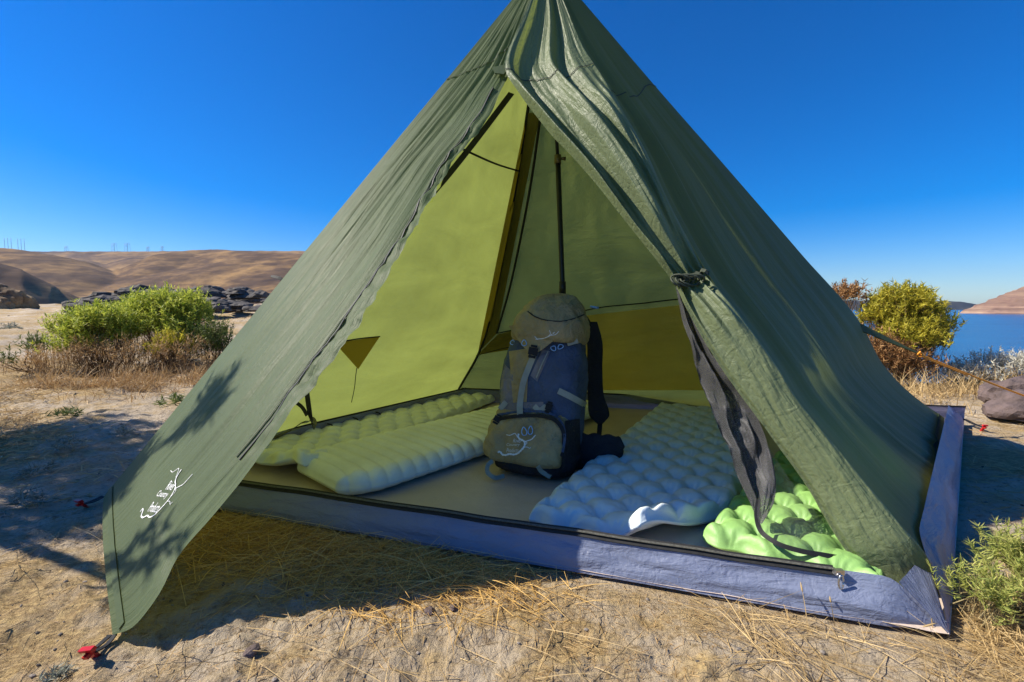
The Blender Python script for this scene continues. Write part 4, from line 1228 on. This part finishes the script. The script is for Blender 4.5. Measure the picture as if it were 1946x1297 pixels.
# ------------------------------------------------------------------ shrubs
def shrub(name, label, base, lobes, n_sprig, leaf_n, leaf_len, leaf_w, mats, sprig_len, group=None, cat='shrub', stem_r=0.006, seed=1, up=0.75, bare=0.35, n_stem=None):
    """lobes: (dx, dy, z, rx, rz, share). Stems fan from the foot to the lobes; leafy sprigs fill each lobe's shell."""
    g = np.random.default_rng(seed)
    base = np.array(base, float)
    e = tag(empty(name, base), label, cat, group)
    st = []; LP, LA, LE, LL, LWd = [], [], [], [], []
    tw = []
    for dx, dy, z, rx, rz, share in lobes:
        c = base + [dx, dy, z]
        ns = max(4, int(n_sprig * share))
        for k in range(max(3, int((n_stem or 9) * share + 2))):
            a = g.uniform(0, 2 * np.pi); r = rx * g.uniform(0.2, 0.8)
            tip = c + [r * np.cos(a), r * np.sin(a), g.uniform(-0.5, 0.3) * rz]
            b0 = base + [g.normal(0, 0.03), g.normal(0, 0.03), -0.02]
            mid = 0.5 * (b0 + tip) + [g.normal(0, 0.05), g.normal(0, 0.05), -0.08 * z]
            st.append(tube_geo(resample(np.array([b0, mid, tip]), 7), np.linspace(stem_r, stem_r * 0.35, 7), 5, False))
        d = g.normal(size=(ns, 3)); d /= np.linalg.norm(d, axis=1)[:, None]
        d[:, 2] = np.abs(d[:, 2]) * 1.1 - 0.35
        rad = g.uniform(0.15, 1.15, ns) ** 0.7
        lump = 1 + 0.45 * fbm(d[:, 0] * 2.2 + seed, d[:, 1] * 2.2 + d[:, 2] * 1.7, 2)
        P = c + d * np.stack([rx * rad * lump, rx * rad * lump, rz * rad * lump], 1)
        dirs = d * (1 - up) + np.array([0, 0, up]) + g.normal(0, 0.16, (ns, 3))
        dirs /= np.linalg.norm(dirs, axis=1)[:, None]
        sl = sprig_len * g.uniform(0.6, 1.3, ns)
        # twig of each sprig, reaching back into the lobe
        az = np.arctan2(dirs[:, 1], dirs[:, 0]); el = np.arcsin(np.clip(dirs[:, 2], -1, 1))
        tw.append((P - dirs * sl[:, None] * (1 + bare), az, el, sl * (2 + bare), np.full(ns, stem_r * 0.75), g.normal(0, 0.15, ns)))
        t_ = g.uniform(0.0, 1.0, (ns, leaf_n))
        lp = P[:, None] + dirs[:, None] * (sl[:, None] * t_)[..., None]
        n_ = ns * leaf_n
        la = g.uniform(0, 2 * np.pi, n_)
        le = np.clip(np.repeat(el, leaf_n) - g.uniform(0.1, 1.0, n_), -0.4, 1.4)
        LP.append(lp.reshape(-1, 3)); LA.append(la); LE.append(le)
        LL.append(leaf_len * g.uniform(0.5, 1.3, n_)); LWd.append(leaf_w * g.uniform(0.7, 1.3, n_))
    v, f = merge_geo(st)
    t6 = [np.concatenate([q[i] for q in tw]) for i in range(6)]
    bv, bf = blades_geo(*t6, lv=4)
    V = np.concatenate([v, bv]); F = f + [tuple(q + len(v)) for q in bf]
    mesh_obj('stems', V, F, mats[0], e)
    LP = np.concatenate(LP); n_ = len(LP)
    bv, bf = blades_geo(LP, np.concatenate(LA), np.concatenate(LE), np.concatenate(LL), np.concatenate(LWd), g.normal(0, 0.4, n_), lv=3)
    fo = mesh_obj('foliage', bv, bf, mats[1], e)
    tag(fo, kind='stuff')
    return e

M['twig'] = leaf_mat('shrub_twigs', (0.10, 0.06, 0.03), (0.24, 0.15, 0.07), 0.1)
M['twig_pale'] = leaf_mat('pale_twigs', (0.25, 0.20, 0.10), (0.40, 0.32, 0.15), 0.15)
M['leaf'] = leaf_mat('rabbitbrush_leaves', (0.17, 0.25, 0.015), (0.68, 0.70, 0.12), 0.42)
M['leaf_dk'] = leaf_mat('dull_leaves', (0.06, 0.10, 0.02), (0.18, 0.22, 0.05), 0.3)
M['leaf_yel'] = leaf_mat('yellow_leaves', (0.24, 0.24, 0.02), (0.68, 0.58, 0.07), 0.42)
M['leaf_bright'] = leaf_mat('bright_sprigs', (0.22, 0.28, 0.06), (0.55, 0.54, 0.15), 0.4)
M['leaf_brown'] = leaf_mat('dry_brown_twigs', (0.22, 0.10, 0.035), (0.45, 0.26, 0.10), 0.25)
M['leaf_grey'] = leaf_mat('pale_sage_leaves', (0.45, 0.42, 0.33), (0.70, 0.68, 0.56), 0.3)
M['leaf_bluegreen'] = leaf_mat('grey_green_leaves', (0.16, 0.18, 0.13), (0.36, 0.38, 0.30), 0.2)
M['straw'] = leaf_mat('dry_straw', (0.34, 0.22, 0.085), (0.66, 0.49, 0.24), 0.25)
M['straw_dark'] = leaf_mat('weathered_straw', (0.26, 0.15, 0.06), (0.62, 0.42, 0.19), 0.25)

M['straw_gold'] = leaf_mat('golden_straw', (0.48, 0.28, 0.07), (0.80, 0.54, 0.20), 0.25)
def gpt(px, py):
    p = gz(px, py, 0.0); p[2] = float(ground_h(np.array([p[0]]), np.array([p[1]]))[0]); return p
SG = 'shrubs left of the tent'
shrub('green_shrub', 'tallest bright green shrub, the broad one beside the tent below the dark rocks', gpt(318, 700), [(0.0, 0, 0.68, 0.36, 0.22, 1.0), (-0.30, 0.05, 0.58, 0.22, 0.24, 0.5), (0.36, 0, 0.60, 0.20, 0.30, 0.5), (0.10, -0.15, 0.46, 0.34, 0.24, 0.7), (0.42, -0.05, 0.30, 0.16, 0.2, 0.2)], 560, 16, 0.045, 0.011, (M['twig'], M['leaf']), 0.14, SG, seed=21, n_stem=16)
shrub('green_shrub', 'leftmost rounded green shrub standing over brown grass', gpt(190, 712), [(0.02, 0, 0.58, 0.24, 0.18, 1.0), (-0.24, 0, 0.48, 0.20, 0.22, 0.7), (0.20, 0.05, 0.46, 0.18, 0.22, 0.6), (-0.05, -0.1, 0.36, 0.24, 0.18, 0.5)], 440, 16, 0.042, 0.010, (M['twig'], M['leaf']), 0.13, SG, seed=22, n_stem=14)
shrub('green_shrub', 'small thin green shrub between the two larger left shrubs', gpt(248, 692), [(0, 0, 0.60, 0.18, 0.20, 1.0)], 200, 14, 0.045, 0.010, (M['twig'], M['leaf']), 0.14, SG, seed=23, n_stem=14)
shrub('dry_brush', 'tangle of dry brown twigs around the feet of the left shrubs', gpt(225, 718), [(-0.25, 0, 0.20, 0.30, 0.18, 1.0), (0.2, 0, 0.18, 0.30, 0.18, 1.0), (0.6, 0.1, 0.2, 0.28, 0.2, 0.8), (-0.6, -0.1, 0.14, 0.25, 0.14, 0.7)], 190, 7, 0.05, 0.006, (M['twig'], M['straw_dark']), 0.13, SG, seed=27, n_stem=20)
shrub('yellow_green_shrub', 'low yellow green shrub in front of the tallest left shrub', gpt(330, 712), [(0, 0, 0.26, 0.20, 0.19, 1.0)], 260, 16, 0.04, 0.011, (M['twig'], M['leaf_yel']), 0.08, SG, seed=24, n_stem=12)
shrub('dull_shrub', 'dull dark green shrub nearest the tent edge', gpt(405, 706), [(0, 0, 0.34, 0.22, 0.22, 1.0), (0.1, 0, 0.2, 0.2, 0.15, 0.5)], 200, 12, 0.04, 0.010, (M['twig'], M['leaf_dk']), 0.10, SG, seed=25, n_stem=14)
shrub('sparse_weed', 'sparse thin green weed at the far left of the shrubs', gpt(70, 708), [(0, 0, 0.25, 0.14, 0.16, 1.0), (-0.12, -0.2, 0.12, 0.08, 0.1, 0.3)], 60, 12, 0.04, 0.010, (M['twig'], M['leaf_dk']), 0.10, SG, seed=26, n_stem=10)
rbz = np.array([4.08, 4.75, 0.0])
shrub('green_shrub', 'large round yellow green shrub behind the tent by the lake', rbz, [(-0.04, 0, 0.74, 0.28, 0.22, 1.0), (0.12, 0, 0.56, 0.30, 0.24, 0.9), (-0.12, -0.2, 0.42, 0.28, 0.22, 0.8), (0.26, 0.0, 0.36, 0.16, 0.24, 0.5), (-0.26, 0.0, 0.60, 0.16, 0.16, 0.3)], 520, 16, 0.045, 0.012, (M['twig'], M['leaf_yel']), 0.10, None, seed=31, n_stem=16)
shrub('rusty_shrub', 'rust tipped shrub at the tent edge behind the large lakeside shrub', rbz + [-0.42, 0.25, 0.0], [(0, 0, 0.84, 0.17, 0.15, 1.0)], 120, 14, 0.045, 0.011, (M['twig'], M['leaf_brown']), 0.10, None, seed=32, n_stem=12)
shrub('brown_bush', 'dry brown twiggy bush beneath the large lakeside shrub', [3.72, 4.45, 0.0], [(-0.12, 0, 0.24, 0.26, 0.24, 1.0), (0.14, -0.02, 0.16, 0.22, 0.18, 0.8), (-0.38, 0.1, 0.3, 0.26, 0.24, 0.6)], 480, 10, 0.035, 0.010, (M['twig'], M['leaf_brown']), 0.09, None, seed=33, n_stem=20)
for k, (x, y, sz) in enumerate(((4.45, 4.45, 0.16), (4.9, 4.5, 0.24), (5.5, 4.6, 0.24))):
    shrub('pale_brush', ('pale whitish brush left of its row along the lake edge', 'pale whitish brush at the lake edge above the dark stone', 'pale whitish brush at the right end of the lake edge')[k], [x, y, float(ground_h(np.array([x]), np.array([y]))[0])], [(0, 0, sz * 0.5, 0.30, sz * 0.6, 1.0)], 260, 9, 0.035, 0.010, (M['twig_pale'], M['leaf_grey']), 0.11, 'pale brush along the lake edge', seed=40 + k, n_stem=16)
# foreground sprig bush
shrub('rabbitbrush', 'feathery light green bush in the right foreground', [1.20, 1.05, 0.0], [(0.08, 0.02, 0.10, 0.11, 0.08, 1.0), (-0.08, -0.02, 0.06, 0.06, 0.05, 0.45), (0.08, -0.06, 0.06, 0.11, 0.06, 0.6)], 130, 26, 0.020, 0.0030, (M['twig_pale'], M['leaf_bright']), 0.06, None, seed=51, stem_r=0.0028, n_stem=22, up=0.7)
# tree out of frame on the left that shades the ground and the awning
def sunward(p, dist):
    return np.asarray(p, float) + SUN_DIR * dist
TB0 = np.array([-4.6, 2.75, 0.0])
tl = []
for tgt, dist, rx, rz, sh in ((gz(60, 870), 3.4, 0.55, 0.36, 0.9), (gz(230, 905), 3.3, 0.30, 0.24, 0.35), (gz(120, 960), 3.3, 0.30, 0.24, 0.3), (gz(20, 830), 3.6, 0.5, 0.3, 0.6),
                              (onplane(385, 800, AWN_P, AWN_N), 3.2, 0.10, 0.12, 0.06), (onplane(225, 935, AWN_P, AWN_N), 3.2, 0.12, 0.12, 0.10),
                              (onplane(243, 1070, AWN_P, AWN_N), 2.2, 0.02, 0.10, 0.010), (onplane(274, 1080, AWN_P, AWN_N), 2.2, 0.02, 0.10, 0.010)):
    q = sunward(tgt, dist) - TB0
    tl.append((q[0], q[1], q[2], rx, rz, sh))
shrub('small_tree', 'small leafy tree beyond the left edge, known by its shadow', TB0, tl, 620, 14, 0.06, 0.016, (M['twig'], M['leaf_dk']), 0.14, None, 'tree', stem_r=0.018, seed=61, n_stem=4)
# little ground plants
for k, (px, py, sz, lab) in enumerate(((52, 966, 0.07, 'small grey green rosette plant in the shade near the left frame edge'), (70, 908, 0.06, 'flat grey plant in the shaded ground at far left'), (238, 832, 0.05, 'whitish tuft in front of the tent awning on the left ground'), (130, 862, 0.06, 'small bluish weed in the middle of the left shadow'), (330, 775, 0.09, 'spiky green tuft beside the awning silhouette'), (128, 796, 0.08, 'spiky green tuft in the straw left of the shadow'), (105, 1290, 0.03, 'tiny grey plant at the bottom left frame edge'), (20, 632, 0.2, 'small grey sage tuft on the pale ground at far left'))):
    p = gpt(px, py)
    shrub('ground_plant', lab, p, [(0, 0, sz * 0.35, sz, sz * 0.4, 1.0)], 26, 8, sz * 0.55, sz * 0.09, (M['twig_pale'], M['leaf_bluegreen'] if k not in (4, 5) else M['leaf_dk']), sz * 0.4, 'little plants on the left ground', 'plant', stem_r=0.0015, seed=70 + k, n_stem=6, up=0.45)

# ------------------------------------------------------------------ straw
def straw_field(name, label, n, region, lenr, width, elr, mat, dens=None, seed=1, lv=5, clump=None):
    g = np.random.default_rng(seed)
    x0, x1, y0, y1 = region
    x = g.uniform(x0, x1, n * 4); y = g.uniform(y0, y1, n * 4)
    keep = inside_floor(x, y) > 0.015
    if dens is not None: keep &= g.uniform(0, 1, n * 4) < dens(x, y)
    x, y = x[keep][:n], y[keep][:n]
    n = len(x)
    z = ground_h(x, y) + 0.002
    el = g.uniform(elr[0], elr[1], n)
    az = g.uniform(0, 2 * np.pi, n)
    L_ = lenr[0] + (lenr[1] - lenr[0]) * g.uniform(0, 1, n) ** 2
    bd = np.where(el < 0.3, -el * 1.6, -g.uniform(0.1, 0.9, n))
    v, f = blades_geo(np.stack([x, y, z], 1), az, el, L_, width * g.uniform(0.6, 1.3, n), bd, lv)
    # keep lying blades on the ground and out of the tent
    gh = ground_h(v[:, 0], v[:, 1])
    v[:, 2] = np.maximum(v[:, 2], gh + 0.001)
    fv = v[f]
    bad = (inside_floor(fv[..., 0], fv[..., 1]) < 0.0).any(1)
    f = f[~bad]
    o = mesh_obj(name, v, f, mat)
    return tag(o, label, 'dry grass', kind='stuff')

nz = lambda x, y, s, o: np.clip(fbm(x * s + o, y * s - o, 3) * 1.6 + 0.35, 0, 1)
straw_field('dry_grass', 'thin golden straw lying scattered over the bare foreground ground', 1700, (-2.2, 2.2, 0.75, 2.2), (0.03, 0.28), 0.0017, (0.0, 0.25), M['straw'], lambda x, y: nz(x, y, 1.6, 2.0) ** 1.5, 3)
straw_field('dry_grass', 'matted straw under the awning shadow before the tent sill', 8500, (-1.1, 0.3, 1.00, 1.75), (0.03, 0.20), 0.0021, (0.0, 0.40), M['straw_gold'], lambda x, y: sstep(0.42, 0.0, inside_floor(x, y)) * sstep(0.25, -0.5, x), 4)
straw_field('dry_grass', 'loose golden straw in the right foreground below the tent corner', 2200, (0.3, 1.7, 0.78, 1.15), (0.04, 0.24), 0.0018, (0.0, 0.45), M['straw'], lambda x, y: sstep(0.35, 0.8, x) * nz(x, y, 2.2, 5.0), 5)
straw_field('dry_grass', 'drifts of short straw on the ground left of the tent', 26000, (-7.5, -0.9, 1.6, 6.5), (0.03, 0.15), 0.005, (0.0, 0.6), M['straw'], lambda x, y: nz(x, y, 0.8, 11.0) ** 1.6 * sstep(1.4, 2.6, y), 6)
straw_field('dry_grass', 'far straw drifts on the pale flat behind the left shrubs', 9000, (-22, -2.5, 6, 24), (0.05, 0.2), 0.012, (0.0, 0.6), M['straw'], lambda x, y: nz(x, y, 0.35, 7.0) ** 2.5, 7, 3)
straw_field('dry_grass', 'brown matted cheatgrass around the feet of the left shrubs', 15000, (-5.6, -2.9, 3.3, 5.6), (0.05, 0.26), 0.005, (0.2, 1.5), M['straw_dark'], lambda x, y: (np.exp(-(((x + 3.75) / 0.7) ** 2 + ((y - 4.1) / 0.36) ** 2)) + 0.7 * np.exp(-(((x + 3.3) / 0.5) ** 2 + ((y - 4.75) / 0.5) ** 2))) * nz(x, y, 2.6, 4.0) ** 1.3, 8)
straw_field('dry_grass', 'tall dry grass on the bank behind the right tent corner', 9000, (2.6, 7.0, 3.1, 5.6), (0.06, 0.30), 0.006, (0.6, 1.5), M['straw'], lambda x, y: nz(x, y, 1.5, 3.0) * sstep(3.0, 3.7, y), 9)
straw_field('dry_grass', 'flattened straw in the tent shadow at the right', 2600, (1.2, 3.6, 1.1, 3.1), (0.04, 0.2), 0.004, (0.0, 0.35), M['straw'], lambda x, y: nz(x, y, 1.6, 8.0), 10)

straw_field('dry_grass', 'short broken straw crumbs all over the foreground soil', 7000, (-2.2, 2.0, 0.75, 1.9), (0.006, 0.035), 0.0016, (0.0, 0.3), M['straw_dark'], lambda x, y: 0.25 + 0.75 * nz(x, y, 2.4, 6.0), 12, 3)
def stalks(pts, seed):
    g = np.random.default_rng(seed)
    for k, (px, py, lab, ln, az, el, n) in enumerate(pts):
        p = gpt(px, py)
        v, f = blades_geo(np.repeat(p[None], n, 0) + g.normal(0, 0.012, (n, 3)) * [1, 1, 0], az + g.normal(0, 0.5, n), el + g.normal(0, 0.12, n), ln * g.uniform(0.7, 1.1, n), np.full(n, 0.0026), g.normal(-0.25, 0.15, n), 7)
        hd = []
        for i in range(n):
            c = v.reshape(n, -1, 2, 3)[i, -1].mean(0); c0 = v.reshape(n, -1, 2, 3)[i, -2].mean(0)
            hd.append(tube_geo(resample(np.array([c0, 0.5 * (c0 + c), c + (c - c0) * 0.4]), 6), [0.0008, 0.0018, 0.0022, 0.002, 0.0014, 0.0005], 5))
        e = tag(empty('grass_stalk', p), lab, 'grass', 'single grass stalks by the tent sill')
        mesh_obj('stem', v, f, M['straw'], e); hv_, hf_ = merge_geo(hd); mesh_obj('seed_head', hv_, hf_, M['straw'], e)
stalks([(1535, 1180, 'dry grass stalk leaning before the purple sill', 0.11, 1.2, 1.1, 1), (1600, 1188, 'thin upright dry stalk near the right tent corner', 0.07, 1.5, 1.4, 1), (1655, 1215, 'longest dry stalk leaning right below the door flap tip', 0.17, 0.5, 0.75, 1), (1770, 1205, 'bent dry stalk beside the foreground bush', 0.10, 0.9, 0.9, 1)], 5)

# ------------------------------------------------------------------ stones and rocks
def rock_mat(name, c1, c2, sc=8):
    m, N, L = new_mat(name)
    out = N.new('ShaderNodeOutputMaterial'); p = N.new('ShaderNodeBsdfPrincipled')
    tc = N.new('ShaderNodeTexCoord')
    n = tex_noise(N, L, tc.outputs['Object'], sc, 8, 0.65)
    r = ramp(N, [(0.35, c1), (0.65, c2)])
    L.new(n.outputs[0], r.inputs[0]); L.new(r.outputs[0], p.inputs['Base Color'])
    b = N.new('ShaderNodeBump'); b.inputs['Strength'].default_value = 0.7; b.inputs['Distance'].default_value = 0.02
    n2 = tex_noise(N, L, tc.outputs['Object'], sc * 4, 6, 0.7)
    L.new(n2.outputs[0], b.inputs['Height']); L.new(b.outputs[0], p.inputs['Normal'])
    p.inputs['Roughness'].default_value = 0.9
    L.new(p.outputs[0], out.inputs['Surface'])
    return m
M['basalt'] = rock_mat('basalt', (0.018, 0.016, 0.015), (0.12, 0.105, 0.09), 3.0)
M['stone'] = rock_mat('reddish_stone', (0.075, 0.055, 0.05), (0.16, 0.115, 0.105), 9)
M['pebble'] = leaf_mat('pebbles', (0.05, 0.045, 0.04), (0.30, 0.26, 0.22), 0.0, 0.9)

def rock_geo(size, seed, sub=3, rough=0.35, flat=0.0):
    bm = bmesh.new(); bmesh.ops.create_icosphere(bm, subdivisions=sub, radius=1.0)
    out = []
    for v in bm.verts:
        p = v.co.copy(); q = p * 1.1 + Vector((seed * 3.1, seed * 1.7, seed * 0.9))
        c = mnoise.cell(q * 1.4) * 0.18
        d = 1 + rough * mnoise.fractal(q * 1.0, 1.0, 2.0, 4) + c * rough
        p = p * d
        out.append((p.x * size[0], p.y * size[1], max(p.z, -0.35) * size[2]))
    F = [tuple(v.index for v in f.verts) for f in bm.faces]
    bm.free()
    return np.array(out), F
def rock(name, label, loc, size, seed, mat, group=None, sub=3, rough=0.35, cat='rock', rz=0.0):
    v, f = rock_geo(size, seed, sub, rough)
    c, s_ = math.cos(rz), math.sin(rz)
    v = np.stack([v[:, 0] * c - v[:, 1] * s_, v[:, 0] * s_ + v[:, 1] * c, v[:, 2]], 1)
    o = mesh_obj(name, v, f, mat, None, smooth=False)
    o.location = tuple(loc)
    return tag(o, label, cat, group)
sp = gz(1925, 806, 0.0)
rock('stone', 'dark reddish stone at the right edge under the orange cord', (sp[0] + 0.20, sp[1] + 0.10, 0.07), (0.24, 0.17, 0.13), 3.0, M['stone'], sub=4, rough=0.28)
rock('stone', 'smaller stone on top of the dark stone under the orange cord', (sp[0] + 0.42, sp[1] + 0.36, 0.10), (0.24, 0.16, 0.16), 5.0, M['stone'], sub=4, rough=0.28)
gR = np.random.default_rng(77)
k = 0
for i in range(110):
    f = gR.uniform(0, 1); Y = gR.uniform(17, 27)
    px = 150 + 400 * f
    toppx = 574 - 26 * min(1, f * 4) * (1 if f < 0.85 else (1 - f) / 0.15 * 0.8 + 0.2)
    yb = gR.uniform(0, 1)
    p = at(px, 590 - (590 - toppx) * yb, Y + 8 * yb)
    sz = gR.uniform(0.35, 0.85) * (0.6 + 0.6 * yb)
    rock('boulder', 'dark basalt boulder in the jumbled outcrop behind the left shrubs', (p[0], p[1], p[2] - 0.25 * sz), (sz * gR.uniform(0.9, 1.7), sz, sz * gR.uniform(0.35, 0.7)), 10 + i * 1.37, M['basalt'], 'boulders of the dark outcrop', 3, 0.45, rz=gR.uniform(0, 3))
for i in range(26):
    px = gR.uniform(-40, 560); py = gR.uniform(592, 640); p = gpt(px, py)
    sz = gR.uniform(0.03, 0.10)
    rock('small_stone', 'small dark stone scattered on the pale flat before the outcrop', (p[0], p[1], p[2] + sz * 0.2), (sz * 1.4, sz, sz * 0.7), 120 + i, M['basalt'], 'stones on the pale flat', 2, 0.4)
# fluted bluff at the far left
M['bluff'] = rock_mat('brown_bluff', (0.09, 0.055, 0.032), (0.34, 0.22, 0.10), 0.8)
bv_, bf_ = rock_geo((4.6, 1.6, 2.7), 6.3, 5, 0.30)
ang_ = np.arctan2(bv_[:, 1] / 1.6, bv_[:, 0] / 4.6)
flu = 1 + 0.06 * np.abs(pnoise(ang_ * 26, bv_[:, 2] * 0.25)) * sstep(2.6, 1.2, bv_[:, 2]) + 0.03 * fbm(ang_ * 9, bv_[:, 2] * 1.5, 3)
bv_[:, :2] *= flu[:, None]
bl = mesh_obj('basalt_bluff', bv_, bf_, M['bluff'], None, smooth=False)
bc_ = at(-55, 590, 38); bl.location = (bc_[0], bc_[1], 0.3)
tag(bl, 'low brown fluted rock bluff at the far left edge', 'cliff')
# pebbles
n = 2600
x = rng.uniform(-2.4, 2.4, n); y = rng.uniform(0.78, 2.6, n)
ok = inside_floor(x, y) > 0.03; x, y = x[ok], y[ok]
pv, pf = [], []
ico = rock_geo((1, 1, 0.7), 2.0, 1, 0.3)
for i in range(len(x)):
    r = 0.0012 + 0.0055 * rng.uniform() ** 5
    pv.append(ico[0] * r * rng.uniform(0.7, 1.3, 3) + [x[i], y[i], float(ground_h(x[i:i+1], y[i:i+1])[0]) + r * 0.2]); pf.append(ico[1])
v, f = merge_geo(list(zip(pv, pf)))
tag(mesh_obj('pebbles', v, f, M['pebble'], None, False), 'tiny pebbles and crumbs strewn over the foreground soil', 'pebbles', kind='stuff')
for k, (px, py, sz, lab) in enumerate(((816, 1166, 0.011, 'small dark pebble in front of the sill shadow edge'), (862, 1160, 0.010, 'second dark pebble, elongated, right of the first by the shadow edge'), (480, 1250, 0.014, 'brown clod with straw in the lower left foreground'))):
    p = gpt(px, py); rock('pebble', lab, (p[0], p[1], p[2] + sz * 0.3), (sz, sz * 1.3, sz * 0.7), 200 + k, M['stone'], None, 2, 0.4, 'pebble')

# ------------------------------------------------------------------ power-line towers on the skyline
M['steel'] = simple('tower_steel', (0.20, 0.22, 0.25), 0.6, 0.1, 1.0)
def skyline(px):
    r = ray(px, 500); r = r / np.hypot(r[0], r[1])
    d = np.linspace(350, 2600, 400)
    h = hills_h(r[0] * d, r[1] * d)
    i = int(np.argmax((h - CAM_Z) / d))
    return np.array([r[0] * d[i], r[1] * d[i], h[i]]), d[i]
def bars(segs, th):
    return merge_geo([tube_geo(np.array([a_, b_]), th, 4) for a_, b_ in segs])
for k, (px, hpx) in enumerate(((18, 12), (43, 13))):
    p, d_ = skyline(px); hm = hpx * d_ / FPX * 1.1
    e = tag(empty('pole_structure', p), ('three bare power poles on the skyline at the far left', 'three bare power poles on the skyline, right of the first trio')[k], 'power poles', 'power-line supports on the hills')
    for i in (-1, 0, 1):
        q = p + np.array([i * 4.2 * d_ / FPX, 0, -1.0])
        tube('pole', np.array([q, q + [0, 0, hm + 1]]), 0.2 * d_ / 900, M['steel'], e, 5)
labs = ('smallest lattice tower on the skyline near the left poles', 'lattice tower left of the tall middle pair on the skyline', 'tall lattice tower right of the middle pair on the skyline', 'lattice tower above the small gully on the skyline', 'rightmost lattice tower on the skyline above the round hill')
for k, (px, hpx) in enumerate(((128, 8), (219, 13), (244, 14), (283, 8), (310, 8))):
    p, d_ = skyline(px); hm = 0.85 * hpx * d_ / FPX; w = hm * 0.20
    e = tag(empty('lattice_tower', p), labs[k], 'pylon', 'power-line supports on the hills')
    th_ = 0.19 * d_ / 1800
    leg = []
    for sx in (-1, 1):
        for sy in (-1, 1):
            v, f = bars([(p + [sx * w, sy * w, -1], p + [sx * w * 0.75, sy * w * 0.75, hm])], th_ * 1.6)
            mesh_obj('leg', v, f, M['steel'], e)
    v, f = bars([(p + [-w * 1.7, 0, hm * 0.82], p + [w * 1.7, 0, hm * 0.82]), (p + [-w * 1.5, 0, hm], p + [w * 1.5, 0, hm])], th_ * 1.4)
    mesh_obj('cross_arms', v, f, M['steel'], e)
    v, f = bars([(p + [-w, -w, hm * z0], p + [w, -w, hm * z1]) for z0, z1 in ((0.05, 0.4), (0.4, 0.05), (0.45, 0.8), (0.8, 0.45))], th_)
    mesh_obj('bracing', v, f, M['steel'], e)

# ------------------------------------------------------------------ the air
def haze():
    m, N, L = new_mat('thin_haze')
    out = N.new('ShaderNodeOutputMaterial'); v = N.new('ShaderNodeVolumePrincipled')
    v.inputs['Color'].default_value = (0.5, 0.72, 1.0, 1)
    v.inputs['Density'].default_value = 0.00005
    v.inputs['Anisotropy'].default_value = 0.2
    L.new(v.outputs[0], out.inputs['Volume'])
    V, F = box_geo((0, 1900, 118), EX, EY, EZ, 4700, 2300, 118)
    V = np.array(V); V[:, 2] = np.where(V[:, 2] > 100, 330.0, LAKE_Z - 5.0)
    o = mesh_obj('haze', V, F, m, None, False)
    return tag(o, kind='stuff')
haze()
